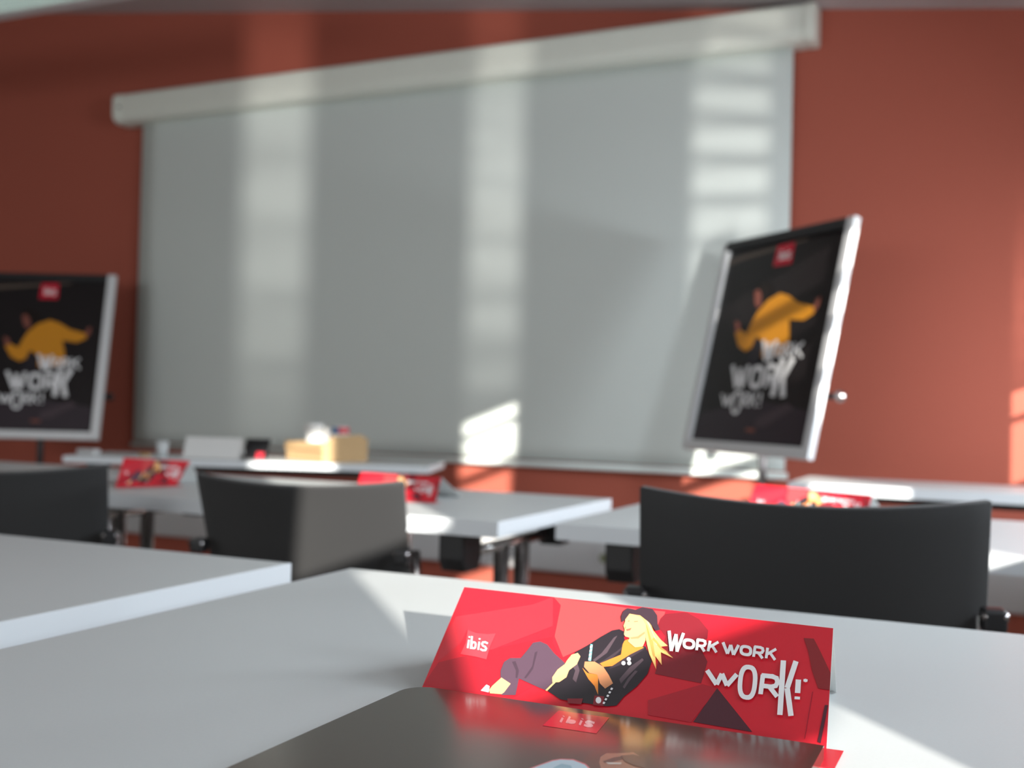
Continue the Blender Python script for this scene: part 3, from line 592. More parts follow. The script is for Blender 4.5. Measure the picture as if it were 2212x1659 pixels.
("white",[(0.6189,0.3856),(0.631,0.3535),(0.6548,0.3578),(0.6428,0.3899)]),
("white",[(0.6303,0.3709),(0.6213,0.3416),(0.6456,0.3348),(0.6546,0.3641)]),
("white",[(0.635,0.3559),(0.6051,0.343),(0.6184,0.3246),(0.6482,0.3376)]),
("white",[(0.6247,0.3466),(0.5697,0.348),(0.5714,0.3275),(0.6263,0.3261)]),
("white",[(0.6001,0.3314),(0.6386,0.287),(0.6585,0.2977),(0.62,0.3421)]),
("white",[(0.658,0.4236),(0.6306,0.2582),(0.6658,0.2516),(0.6934,0.4169)]),
("white",[(0.7344,0.4271),(0.6833,0.3438),(0.7154,0.3287),(0.7666,0.412)]),
("white",[(0.6823,0.3334),(0.7121,0.2489),(0.7462,0.2546),(0.7164,0.3391)]),
("white",[(0.2353,0.2628),(0.2755,0.2081),(0.2875,0.2133),(0.2473,0.268)]),
("white",[(0.2886,0.2093),(0.2973,0.2567),(0.2832,0.2597),(0.2745,0.2122)]),
("white",[(0.2837,0.2565),(0.3076,0.208),(0.3208,0.2114),(0.2969,0.2599)]),
("white",[(0.3209,0.2073),(0.3439,0.2617),(0.3304,0.2665),(0.3075,0.2121)]),
("white",[(0.4206,0.2254),(0.4206,0.2083),(0.403,0.2133),(0.4028,0.2259)]),
("white",[(0.4206,0.2083),(0.4189,0.1968),(0.4022,0.2049),(0.403,0.2133)]),
("white",[(0.4189,0.1968),(0.4155,0.1877),(0.4004,0.1981),(0.4022,0.2049)]),
("white",[(0.4155,0.1877),(0.4106,0.1806),(0.3977,0.1929),(0.4004,0.1981)]),
("white",[(0.4106,0.1806),(0.4041,0.1756),(0.3941,0.1892),(0.3977,0.1929)]),
("white",[(0.4041,0.1756),(0.3958,0.1727),(0.3896,0.187),(0.3941,0.1892)]),
("white",[(0.3958,0.1727),(0.3833,0.172),(0.3826,0.1864),(0.3896,0.187)]),
("white",[(0.3833,0.172),(0.3707,0.1733),(0.3756,0.1874),(0.3826,0.1864)]),
("white",[(0.3707,0.1733),(0.3621,0.1767),(0.3708,0.1898),(0.3756,0.1874)]),
("white",[(0.3621,0.1767),(0.3551,0.182),(0.3668,0.1937),(0.3708,0.1898)]),
("white",[(0.3551,0.182),(0.3495,0.1894),(0.3636,0.1991),(0.3668,0.1937)]),
("white",[(0.3495,0.1894),(0.3452,0.1987),(0.3612,0.2059),(0.3636,0.1991)]),
("white",[(0.3452,0.1987),(0.3423,0.2103),(0.3595,0.2144),(0.3612,0.2059)]),
("white",[(0.3423,0.2103),(0.3407,0.2275),(0.3584,0.227),(0.3595,0.2144)]),
("white",[(0.3407,0.2275),(0.3406,0.2447),(0.3582,0.2396),(0.3584,0.227)]),
("white",[(0.3406,0.2447),(0.3423,0.2562),(0.359,0.2481),(0.3582,0.2396)]),
("white",[(0.3423,0.2562),(0.3456,0.2653),(0.3608,0.2548),(0.359,0.2481)]),
("white",[(0.3456,0.2653),(0.3506,0.2724),(0.3635,0.2601),(0.3608,0.2548)]),
("white",[(0.3506,0.2724),(0.3571,0.2775),(0.3671,0.2638),(0.3635,0.2601)]),
("white",[(0.3571,0.2775),(0.3654,0.2804),(0.3717,0.266),(0.3671,0.2638)]),
("white",[(0.3654,0.2804),(0.3779,0.2812),(0.3786,0.2666),(0.3717,0.266)]),
("white",[(0.3779,0.2812),(0.3905,0.2798),(0.3857,0.2657),(0.3786,0.2666)]),
("white",[(0.3905,0.2798),(0.3991,0.2764),(0.3905,0.2632),(0.3857,0.2657)]),
("white",[(0.3991,0.2764),(0.4062,0.271),(0.3944,0.2593),(0.3905,0.2632)]),
("white",[(0.4062,0.271),(0.4118,0.2636),(0.3976,0.2539),(0.3944,0.2593)]),
("white",[(0.4118,0.2636),(0.4161,0.2543),(0.4001,0.2471),(0.3976,0.2539)]),
("white",[(0.4161,0.2543),(0.4189,0.2427),(0.4018,0.2385),(0.4001,0.2471)]),
("white",[(0.4189,0.2427),(0.4206,0.2254),(0.4028,0.2259),(0.4018,0.2385)]),
("white",[(0.424,0.2695),(0.4272,0.2091),(0.4397,0.2085),(0.4364,0.2689)]),
("white",[(0.427,0.2618),(0.4567,0.261),(0.4559,0.2712),(0.4262,0.272)]),
("white",[(0.4469,0.2629),(0.464,0.2564),(0.4683,0.2655),(0.4513,0.2721)]),
("white",[(0.4556,0.2643),(0.4623,0.2462),(0.4742,0.2482),(0.4675,0.2663)]),
("white",[(0.4618,0.2547),(0.4575,0.2382),(0.4696,0.2351),(0.474,0.2516)]),
("white",[(0.4639,0.2455),(0.4481,0.2379),(0.4551,0.229),(0.4709,0.2365)]),
("white",[(0.4579,0.2399),(0.4278,0.2405),(0.4288,0.2303),(0.4589,0.2298)]),
("white",[(0.4451,0.2324),(0.4676,0.2058),(0.4776,0.211),(0.4552,0.2376)]),
("white",[(0.4783,0.2706),(0.4816,0.2087),(0.494,0.2082),(0.4907,0.27)]),
("white",[(0.4925,0.2283),(0.5354,0.2658),(0.5259,0.2732),(0.483,0.2356)]),
("white",[(0.4976,0.2411),(0.5335,0.2053),(0.5428,0.2112),(0.5069,0.2471)]),
("white",[(0.5534,0.2712),(0.5566,0.2293),(0.5708,0.2289),(0.5676,0.2708)]),
("white",[(0.5575,0.2182),(0.5581,0.2096),(0.5723,0.2092),(0.5717,0.2178)]),
("pskin",[(0.4979,0.1145),(0.5687,0.1123),(0.5691,0.0979),(0.4984,0.1)])]
FOLDER_ART=[("logo",[(-0.3133,0.7907),(-0.2729,0.7918),(-0.2677,0.7489),(-0.3086,0.7483)]),
("pinkw",[(-0.3042,0.7746),(-0.3014,0.7631),(-0.2991,0.7613),(-0.3019,0.7727)]),
("pinkw",[(-0.3054,0.7796),(-0.3049,0.7776),(-0.3026,0.7757),(-0.3031,0.7777)]),
("pinkw",[(-0.2903,0.767),(-0.29,0.7654),(-0.2921,0.7671),(-0.2921,0.7671)]),
("pinkw",[(-0.29,0.7654),(-0.2899,0.7643),(-0.2922,0.7671),(-0.2921,0.7671)]),
("pinkw",[(-0.2899,0.7643),(-0.29,0.7635),(-0.2923,0.7671),(-0.2922,0.7671)]),
("pinkw",[(-0.29,0.7635),(-0.2903,0.7628),(-0.2925,0.7671),(-0.2923,0.7671)]),
("pinkw",[(-0.2903,0.7628),(-0.2908,0.7624),(-0.2928,0.7671),(-0.2925,0.7671)]),
("pinkw",[(-0.2908,0.7624),(-0.2914,0.7621),(-0.2932,0.7671),(-0.2928,0.7671)]),
("pinkw",[(-0.2914,0.7621),(-0.2925,0.7621),(-0.2937,0.7672),(-0.2932,0.7671)]),
("pinkw",[(-0.2925,0.7621),(-0.2936,0.7622),(-0.2942,0.7672),(-0.2937,0.7672)]),
("pinkw",[(-0.2936,0.7622),(-0.2943,0.7625),(-0.2945,0.7672),(-0.2942,0.7672)]),
("pinkw",[(-0.2943,0.7625),(-0.295,0.7631),(-0.2948,0.7672),(-0.2945,0.7672)]),
("pinkw",[(-0.295,0.7631),(-0.2956,0.7638),(-0.295,0.7673),(-0.2948,0.7672)]),
("pinkw",[(-0.2956,0.7638),(-0.2962,0.7647),(-0.2952,0.7673),(-0.295,0.7673)]),
("pinkw",[(-0.2962,0.7647),(-0.2966,0.7658),(-0.2953,0.7673),(-0.2952,0.7673)]),
("pinkw",[(-0.2966,0.7658),(-0.2971,0.7674),(-0.2953,0.7673),(-0.2953,0.7673)]),
("pinkw",[(-0.2971,0.7674),(-0.2974,0.7691),(-0.2953,0.7673),(-0.2953,0.7673)]),
("pinkw",[(-0.2974,0.7691),(-0.2975,0.7702),(-0.2952,0.7673),(-0.2953,0.7673)]),
("pinkw",[(-0.2975,0.7702),(-0.2974,0.7711),(-0.295,0.7673),(-0.2952,0.7673)]),
("pinkw",[(-0.2974,0.7711),(-0.2971,0.7717),(-0.2948,0.7673),(-0.295,0.7673)]),
("pinkw",[(-0.2971,0.7717),(-0.2967,0.7722),(-0.2946,0.7673),(-0.2948,0.7673)]),
("pinkw",[(-0.2967,0.7722),(-0.296,0.7724),(-0.2942,0.7673),(-0.2946,0.7673)]),
("pinkw",[(-0.296,0.7724),(-0.2949,0.7724),(-0.2937,0.7673),(-0.2942,0.7673)]),
("pinkw",[(-0.2949,0.7724),(-0.2938,0.7722),(-0.2932,0.7672),(-0.2937,0.7673)]),
("pinkw",[(-0.2938,0.7722),(-0.293,0.7719),(-0.2928,0.7672),(-0.2932,0.7672)]),
("pinkw",[(-0.293,0.7719),(-0.2923,0.7713),(-0.2926,0.7672),(-0.2928,0.7672)]),
("pinkw",[(-0.2923,0.7713),(-0.2917,0.7706),(-0.2924,0.7672),(-0.2926,0.7672)]),
("pinkw",[(-0.2917,0.7706),(-0.2912,0.7697),(-0.2922,0.7671),(-0.2924,0.7672)]),
("pinkw",[(-0.2912,0.7697),(-0.2907,0.7686),(-0.2921,0.7671),(-0.2922,0.7671)]),
("pinkw",[(-0.2907,0.7686),(-0.2903,0.767),(-0.2921,0.7671),(-0.2921,0.7671)]),
("pinkw",[(-0.3007,0.7802),(-0.2966,0.763),(-0.2943,0.7614),(-0.2984,0.7784)]),
("pinkw",[(-0.2892,0.7746),(-0.2865,0.7631),(-0.2844,0.7615),(-0.287,0.7729)]),
("pinkw",[(-0.2904,0.7796),(-0.2899,0.7776),(-0.2877,0.7759),(-0.2882,0.7779)]),
("pinkw",[(-0.2783,0.7748),(-0.2822,0.7767),(-0.2807,0.7712),(-0.2769,0.7694)]),
("pinkw",[(-0.2813,0.7765),(-0.2848,0.7759),(-0.2829,0.7704),(-0.2794,0.771)]),
("pinkw",[(-0.2845,0.7764),(-0.285,0.7723),(-0.2825,0.7678),(-0.282,0.7719)]),
("pinkw",[(-0.284,0.7695),(-0.2806,0.7655),(-0.2813,0.7702),(-0.2847,0.7742)]),
("pinkw",[(-0.2815,0.7662),(-0.2775,0.7646),(-0.279,0.77),(-0.283,0.7716)]),
("pinkw",[(-0.2793,0.7661),(-0.276,0.7622),(-0.2765,0.7667),(-0.2798,0.7707)]),
("pinkw",[(-0.2781,0.7684),(-0.2786,0.7644),(-0.2762,0.76),(-0.2756,0.764)]),
("pinkw",[(-0.2777,0.7659),(-0.281,0.7652),(-0.2792,0.7598),(-0.2759,0.7606)]),
("pinkw",[(-0.2797,0.765),(-0.2834,0.7667),(-0.2819,0.7613),(-0.2783,0.7597)]),
("fhair",[(-0.2511,0.6737),(-0.2551,0.6929),(-0.2549,0.7065),(-0.2461,0.7194),(-0.2389,0.7316),(-0.2268,0.7359),(-0.2107,0.7263),(-0.1991,0.7128),(-0.1815,0.668),(-0.2374,0.6377)]),
("fskin",[(-0.2436,0.6883),(-0.2468,0.6997),(-0.2459,0.7092),(-0.2392,0.7129),(-0.2309,0.7197),(-0.22,0.71),(-0.2125,0.6906),(-0.2044,0.6555),(-0.2227,0.6456),(-0.2381,0.6766)]),
("fhair",[(-0.2424,0.6922),(-0.2385,0.7032),(-0.2339,0.709),(-0.2325,0.7009),(-0.2364,0.6934),(-0.2401,0.6892)]),
("fteeth",[(-0.2398,0.6904),(-0.2303,0.6946),(-0.2301,0.6919),(-0.2371,0.6881)]),
("fhair2",[(-0.2356,0.7081),(-0.2293,0.7149),(-0.22,0.7122),(-0.2125,0.6906),(-0.2223,0.6936),(-0.2296,0.6982)]),
("blob_r",[(-0.2753,0.6362),(-0.279,0.6532),(-0.2759,0.6643),(-0.272,0.6771),(-0.2682,0.6824),(-0.2603,0.6857),(-0.2499,0.6807),(-0.2416,0.6706),(-0.2351,0.6581)]),
("blob",[(-0.2743,0.6367),(-0.2774,0.6527),(-0.2748,0.6632),(-0.2711,0.675),(-0.2674,0.6805),(-0.2597,0.6834),(-0.2496,0.6783),(-0.2424,0.6691),(-0.2367,0.6572)]),
("blob2",[(-0.262,0.6435),(-0.2653,0.6638),(-0.2638,0.673),(-0.2571,0.6725),(-0.2455,0.6524)])]

# ------------------------------------------------------------------ the room
WY = 4.60
ceil_z = lambda x: 2.521 - 0.1186 * x
XL, YB = -6.6, -3.0
bm = nb(); bm.faces.new([bm.verts.new(p) for p in ((XL, WY, 0), (WX, WY, 0), (WX, WY, ceil_z(WX)), (XL, WY, ceil_z(XL)))])
bmesh.ops.solidify(bm, geom=bm.faces[:], thickness=-0.15) if 0 else None
bm.free()
def wall_prism(pts, y0, y1):
    b = nb(); A = [b.verts.new((x, y0, z)) for x, z in pts]; B = [b.verts.new((x, y1, z)) for x, z in pts]; n = len(pts)
    b.faces.new(A); b.faces.new(B[::-1])
    for k in range(n): b.faces.new((A[k], B[k], B[(k + 1) % n], A[(k + 1) % n]))
    return b
gable = [(XL - .1, -0.1), (WX + .06, -0.1), (WX + .06, ceil_z(WX + .06)), (XL - .1, ceil_z(XL - .1))]
struct('wall_front', wall_prism(gable, WY, WY + .12), M['wall'])
struct('wall_back', wall_prism(gable, YB - .12, YB), M['wall_pale'])
struct('floor', box(nb(), XL - .1, WX + .06, YB - .12, WY + .12, -0.12, 0), M['floor'])
struct('ceiling', wall_prism([(XL - .1, ceil_z(XL - .1)), (WX + .06, ceil_z(WX + .06)), (WX + .06, ceil_z(WX + .06) + .1), (XL - .1, ceil_z(XL - .1) + .1)], YB - .12, WY + .12), M['ceiling'])
struct('wall_left', box(nb(), XL - .1, XL, YB, WY, 0, ceil_z(XL - .1)), M['wall_pale'])
bm = nb(); zt = ceil_z(WX + .05)
box(bm, WX, WX + .05, YB, WY, 0, SILL); box(bm, WX, WX + .05, YB, WY, HEAD, zt)
ys = [YB] + [v for q in WIN for v in (q[0], q[1])] + [WY]
for a, b in zip(ys[::2], ys[1::2]): box(bm, WX, WX + .05, a, b, SILL, HEAD)
struct('wall_right', bm, M['wall_pale'])
for i, (y0, y1, bl, sl) in enumerate(WIN):
    bm = nb(); f = .012
    box(bm, WX + .005, WX + .045, y0, y0 + f, SILL, HEAD); box(bm, WX + .005, WX + .045, y1 - f, y1, SILL, HEAD)
    box(bm, WX + .005, WX + .045, y0 + f, y1 - f, SILL, SILL + f); box(bm, WX + .005, WX + .045, y0 + f, y1 - f, HEAD - f, HEAD)
    wo = struct('window_%d' % (i + 1), bm, M['white'])
    for z, hh in sl:
        obj('louvre_slat', box(nb(), WX + .01, WX + .02, y0 + f, y1 - f, z - hh, z + hh), M['white'], wo)
    if bl < HEAD: tag(obj('roller_blind', box(nb(), WX - .02, WX - .008, y0 - .02, y1 + .02, bl, HEAD + .02), M['blind']), ('beige blind drawn just over the top of the window nearest the tent cards', 'beige blind drawn just over the top of the window beside the far tables', 'beige fabric blind drawn halfway down over the window beside the front wall')[i - 1], 'blind', 'window blinds')

# white socket trunking under the screen
bm = nb(); prism(bm, [(WY, .245), (WY - .035, .245), (WY - .045, .255), (WY - .045, .435), (WY - .035, .445), (WY, .445)], XL, WX)
struct('trim_1', bm, M['trunk'])
t = thing('wall_socket', 'pale round power socket in the grey trunking below the screen', 'socket', (-1.61, WY - .045, .325))
obj('faceplate', box(nb(), -.04, .04, -.006, 0, -.04, .04), M['trunk'], t, bevel=.003)
bm = nb(); lathe(bm, [(.020, -.004), (.021, 0), (.018, .001), (.012, .001)], 20); o = obj('socket_well', bm, mat('socket_olive', (.22, .24, .14), .5), t, loc=(0, -.007, 0)); o.rotation_euler = (PI / 2, 0, 0)

# ------------------------------------------------------------------ projection screen
t = thing('projection_screen', 'large white pull-down projection screen hanging on the terracotta front wall', 'projection screen', (0, 0, 0))
prof = [(4.595, 2.450), (4.595, 2.604), (4.50, 2.604), (4.474, 2.597), (4.462, 2.582), (4.462, 2.495), (4.470, 2.468), (4.49, 2.454), (4.515, 2.450)]
sh = [(y, z - .035) for y, z in prof]
bm = nb()
A = [bm.verts.new((-4.33, y, z - .038)) for y, z in prof]; B = [bm.verts.new((-.80, y, z + .0)) for y, z in prof]
for k in range(len(prof)): bm.faces.new((A[k], B[k], B[(k + 1) % len(prof)], A[(k + 1) % len(prof)]))
bm.faces.new(A); bm.faces.new(B[::-1])
obj('case', bm, M['case'], t)
for x0, x1, dz in ((-4.385, -4.33, -.038), (-.80, -.75, 0)):
    bm = nb(); prism(bm, [((y - 4.53) * 1.03 + 4.528, (z - 2.527) * 1.03 + 2.527 + dz) for y, z in prof], x0, x1)
    ec = obj('end_cap', bm, M['case'], t, bevel=.012, seg=3)
    if dz:
        bm = nb(); lathe(bm, [(.007, 0), (.007, .004), (.004, .005)], 12); s = obj('screw', bm, M['dark'], ec, loc=(-4.335, 4.462, 2.49)); s.rotation_euler = (PI / 2, 0, 0)
bm = nb(); N = 24
rows = []
for j in range(N + 1):
    z = .735 + (2.455 - .735) * j / N
    rows.append([bm.verts.new((-4.255 + 3.405 * i / 30, 4.555 - .004 * math.sin(i / 30 * PI) * math.sin(j / N * PI), z)) for i in range(31)])
for a, b in zip(rows, rows[1:]):
    for i in range(30): bm.faces.new((a[i], a[i + 1], b[i + 1], b[i]))
fo = obj('fabric', bm, M['screen'], t, smooth=True); md = fo.modifiers.new('s', 'SOLIDIFY'); md.thickness = .0012
bm = nb(); tube(bm, [(-4.265, 4.555, .715), (-.84, 4.555, .715)], .014, 14); obj('bottom_bar', bm, M['screen'], t, smooth=True)

# ------------------------------------------------------------------ tables
def make_table(label, x0, x1, y0, y1, rz=0.0, group=None, cat='table', T=.034, ends=True, name='conference_table'):
    """x0..x1, y0..y1: corners of the top; local origin on the floor below the middle"""
    cx, cy = (x0 + x1) / 2, (y0 + y1) / 2; L, D = (x1 - x0) / 2, (y1 - y0) / 2
    t = thing(name, label, cat, (cx, cy, 0), rz, group)
    H = .74
    bm = nb(); box(bm, -L + .002, L - .002, -D + .002, D - .002, H - T, H); tp = obj('tabletop', bm, M['lam'], t, bevel=.0015)
    bm = nb()
    for a in ((-L, L, -D, -D + .002), (-L, L, D - .002, D), (-L, -L + .002, -D + .002, D - .002), (L - .002, L, -D + .002, D - .002)): box(bm, *a, H - T, H - .0006)
    obj('edging', bm, M['edge'], tp)
    for s in (-1, 1):
        X = s * (L - .125); w = D / .35
        bm = nb(); tube(bm, [(X, -.19 * w, H - T - .052), (X, .19 * w, H - T - .052)], .013, 14); obj('crossbar', bm, M['chrome'], t, smooth=True)
        for q in (-1, 1):
            bm = nb(); Y = q * .27 * w
            prism(bm, [(Y - .045, H - T), (Y + .045, H - T), (Y + .045, H - T - .06), (Y + .03, H - T - .085), (Y - .03, H - T - .085), (Y - .045, H - T - .06)], X - .03, X + .03)
            obj('bracket', bm, M['dark'], t, bevel=.004)
            Y = q * .058
            bm = nb(); tube(bm, [(X, Y, .075), (X, Y, H - T - .052)], .019, 16); obj('leg', bm, M['leg'], t, smooth=True)
            bm = nb(); tube(bm, [(X, q * (D - .06) - .012, .028), (X, q * (D - .06) + .012, .028)], .028, 18); obj('castor', bm, M['dark'], t, smooth=True)
        bm = nb(); tube(bm, [(X, -D + .05, .07), (X, D - .05, .07)], .018, 14); obj('foot', bm, M['leg'], t, smooth=True)
    # modesty rail
    bm = nb(); box(bm, -L + .16, L - .16, -.02, .02, H - T - .035, H - T); obj('rail', bm, M['dark'], t)
    return t
make_table('pale laminate table in the foreground carrying the large red tent card and dark folder', -.875, .525, .43, 1.38, group='pale conference tables')
make_table('pale table at the lower left, its edge side by side with the foreground table', -2.375, -.975, .425, 1.375, group='pale conference tables')
make_table('pale table with chrome crossbar under its corner, before the middle of the screen', -2.385, -.965, 2.075, 2.775, group='pale conference tables')
make_table('pale table hidden mostly behind the leftmost black chair', -3.82, -2.40, 2.075, 2.775, group='pale conference tables')
tr = make_table('pale table behind the large black chair on the right, a red card on it', -.86, .54, 2.13, 2.84, group='pale conference tables')
a = math.atan2(3.642 - 3.186, 3.325 - 1.984); L = math.hypot(3.642 - 3.186, 3.325 - 1.984); dn = Vector((-math.sin(a), math.cos(a)))
mx, my = (-3.325 - 1.984) / 2 + dn.x * .19, (3.186 + 3.642) / 2 + dn.y * .19
make_table('narrow pale side table below the screen with a cardboard box on it', mx - L / 2, mx + L / 2, my - .19, my + .19, a, 'narrow side tables', T=.026)
make_table('narrow pale side table at the right, below the poster and against the wall', -.70, .66, 3.81, 4.23, 0, 'narrow side tables', T=.034)
bm = nb(); tube(bm, arc([(0, 0, 0), (.035, 0, -.012), (.05, 0, -.045), (.035, 0, -.075)], .03), .004, 8)
o = obj('bag_hook', bm, M['dark'], tr, smooth=True); o.location = (.22, -.32, .706)

# ------------------------------------------------------------------ chairs
def make_chair(label, tx, ty, rz, top, lean, wt=.44, wb=.45, name='conference_chair'):
    """tx, ty: middle of the top edge of the backrest"""
    zb = top - .33; n = 16; m = 10
    dy = math.tan(lean) * .33
    off = Vector((math.sin(rz) * -(.25 + dy), math.cos(rz) * (.25 + dy)))
    t = thing(name, label, 'chair', (tx + off.x, ty + off.y, 0), rz, 'black conference chairs')
    yb = -.25; bm = nb(); rows = []
    for j in range(m + 1):
        v = j / m; hw = (wb + (wt - wb) * v) / 2
        row = []
        for i in range(n + 1):
            u = i / n * 2 - 1
            cornr = .0
            z = zb + (.33 - .016 * (1 - u * u) * v) * v
            if j == 0: z += .03 * u * u
            y = yb - dy * v - .045 * (1 - u * u)
            row.append(bm.verts.new((u * hw, y + .045, z)))
        rows.append(row)
    for A_, B_ in zip(rows, rows[1:]):
        for i in range(n): bm.faces.new((A_[i], A_[i + 1], B_[i + 1], B_[i]))
    o = obj('backrest', bm, M['mesh'], t, smooth=True)
    md = o.modifiers.new('s', 'SOLIDIFY'); md.thickness = .016; md.offset = 0; md = o.modifiers.new('b', 'BEVEL'); md.width = .005; md.segments = 3; md.limit_method = 'ANGLE'
    bm = nb(); box(bm, -.225, .225, -.21, .22, .43, .475); obj('seat', bm, M['mesh'], t, bevel=.02, seg=4)
    for s in (-1, 1):
        bm = nb(); tube(bm, arc([(s * .235, .20, .012), (s * .235, .17, .44), (s * .235, -.19, .44), (s * .235, yb + .02, zb + .17)], .06), .011, 12); obj('frame_side', bm, M['leg'], t, smooth=True)
        bm = nb(); tube(bm, [(s * .235, -.24, .012), (s * .235, -.10, .44)], .011, 12); obj('leg', bm, M['leg'], t, smooth=True)
        bm = nb(); box(bm, -.016, .016, -.018, .018, -.014, .018); br = obj('hinge', bm, M['dark'], t, loc=(s * (wb / 2 + .004), yb - dy * .51 - .004, zb + .168), bevel=.006, seg=3)
        bm = nb(); tube(bm, [(-.017, 0, 0), (.017, 0, 0)], .006, 14); obj('hinge_pin', bm, M['leg'], br, smooth=True, loc=(0, -.012, .008))
    return t
make_chair('black chair on the right, its wide curved back just beyond the foreground table', -.262, 1.60, math.radians(11.3), .866, math.radians(5), .485, .478)
make_chair('black chair in the middle, sunlight across the right half of its back', -1.392, 1.952, math.radians(12), .815, math.radians(20), .475, .46)
make_chair('black chair cut off by the left picture edge below the left poster', -1.935, 1.67, math.radians(40), .83, math.radians(20))

# ------------------------------------------------------------------ tent cards
def make_card(label, front, back, lip, group='red tent cards'):
    """front: corners BL, BR, TR, TL of the printed panel; back: foot of the rear panel, left and right"""
    q = [Vector(p) for p in front]; pn = (q[1] - q[0]).cross(q[2] - q[1]).normalized(); q[3] -= pn * (q[3] - q[0]).dot(pn); b0, b1 = [Vector(p) for p in back]; o0 = (q[0] + q[1]) / 2; o0.z = .74
    t = thing('tent_card', label, 'tent card', o0, 0, group)
    q = [p - o0 for p in q]; b0 = b0 - o0; b1 = b1 - o0
    n = (q[1] - q[0]).cross(q[3] - q[0]).normalized()
    mats = [card_ink('base'), M['cardback']]
    bm = nb(); th = .0005
    F = [bm.verts.new(p) for p in q]; K = [bm.verts.new(p - n * th) for p in q]
    bm.faces.new(F).material_index = 0; bm.faces.new(K[::-1]).material_index = 1
    for k in range(4): bm.faces.new((F[k], K[k], K[(k + 1) % 4], F[(k + 1) % 4])).material_index = 1
    art(bm, q, CARD_ART, card_ink, mats, .00005, 1, n)
    obj('front_panel', bm, mats, t, keep=True)
    def sheet(name, a, b, c, d, m, th=.0005):
        nn = (b - a).cross(d - a).normalized(); bm = nb(); F = [bm.verts.new(p) for p in (a, b, c, d)]; K = [bm.verts.new(p - nn * th) for p in (a, b, c, d)]
        bm.faces.new(F); bm.faces.new(K[::-1])
        for k in range(4): bm.faces.new((F[k], K[k], K[(k + 1) % 4], F[(k + 1) % 4]))
        obj(name, bm, m, t)
    sheet('rear_panel', b1 + Vector((0, 0, .0006)), b0 + Vector((0, 0, .0006)), q[3] - n * th, q[2] - n * th, M['cardback'])
    d = Vector(lip); z = Vector((0, 0, .0012)); ex = (q[1] - q[0]).normalized() * .012
    sheet('base_lip', q[0] + d + z, q[1] + d + ex + z, q[1] + ex + z, q[0] + z, card_ink('base'))
    return t
make_card('large red tent card standing on the foreground table behind the dark folder', [(-.4491, .8184, .7406), (-.1215, .8309, .7406), (-.1311, .92, .8115), (-.4569, .9129, .8158)],
          [(-.462, .985, .74), (-.1393, 1.004, .74)], (0, -.045, 0))
make_card('small red tent card beside the black chair at the left, its artwork tilted', [(-2.129, 2.218, .7408), (-2.057, 2.368, .7408), (-2.096, 2.465, .800), (-2.187, 2.307, .811)],
          [(-2.26, 2.40, .74), (-2.14, 2.56, .74)], (.03, -.03, 0))
make_card('small red tent card behind the sunlit middle chair', [(-1.489, 2.355, .7408), (-1.271, 2.375, .7408), (-1.301, 2.458, .795), (-1.524, 2.441, .798)],
          [(-1.53, 2.53, .74), (-1.29, 2.55, .74)], (0, -.03, 0))
make_card('small red tent card behind the black chair on the right', [(-.558, 2.496, .741), (-.298, 2.53, .741), (-.29, 2.58, .800), (-.545, 2.575, .797)],
          [(-.56, 2.66, .74), (-.262, 2.66, .74)], (0, -.03, 0))

# ------------------------------------------------------------------ dark folder in the foreground
t = thing('conference_folder', 'glossy dark brown folder with a small red logo, lying before the large red card', 'folder', (-.28, .68, .7424))
P = [(-.4491, .7900), (-.4300, .8040), (-.1188, .8008), (-.1148, .48), (-.447, .47)]
cor = []
r = .022
import itertools
cc = (-.4465 + .022, .804 - .022)
for k in range(7): a = PI - k * PI / 12; cor.append((cc[0] + r * math.cos(a), cc[1] + r * math.sin(a)))
outline = [(-.447, .47)] + cor + [(-.1188, .8008), (-.1148, .48)]
bm = nb()
F = [bm.verts.new((x + .28, y - .68, .0100)) for x, y in outline]; K = [bm.verts.new((x + .28, y - .68, 0)) for x, y in outline]; n = len(F)
bm.faces.new(F[::-1]).material_index = 0; bm.faces.new(K).material_index = 1
for k in range(n): bm.faces.new((K[k], F[k], F[(k + 1) % n], K[(k + 1) % n])).material_index = 0
mats = [folder_ink('fbase'), M['cardback']]
last = None; k = 1
for idx, (c, poly) in enumerate(FOLDER_ART):
    m = folder_ink(c)
    if m.name not in [x.name for x in mats]: mats.append(m)
    if c != last: k += 1; last = c
    ar = sum(a[0] * b[1] - b[0] * a[1] for a, b in zip(poly, poly[1:] + poly[:1]))
    if ar < 0: poly = poly[::-1]
    bm.faces.new([bm.verts.new((x + .28, y - .68, .0100 + .00010 * k + (idx % 9) * .000008)) for x, y in poly]).material_index = [x.name for x in mats].index(m.name)
bmesh.ops.recalc_face_normals(bm, faces=bm.faces)
for f in bm.faces:
    if f.normal.z < -.5 and f.calc_center_median().z > .005: f.normal_flip()
obj('cover', bm, mats, t, keep=True)

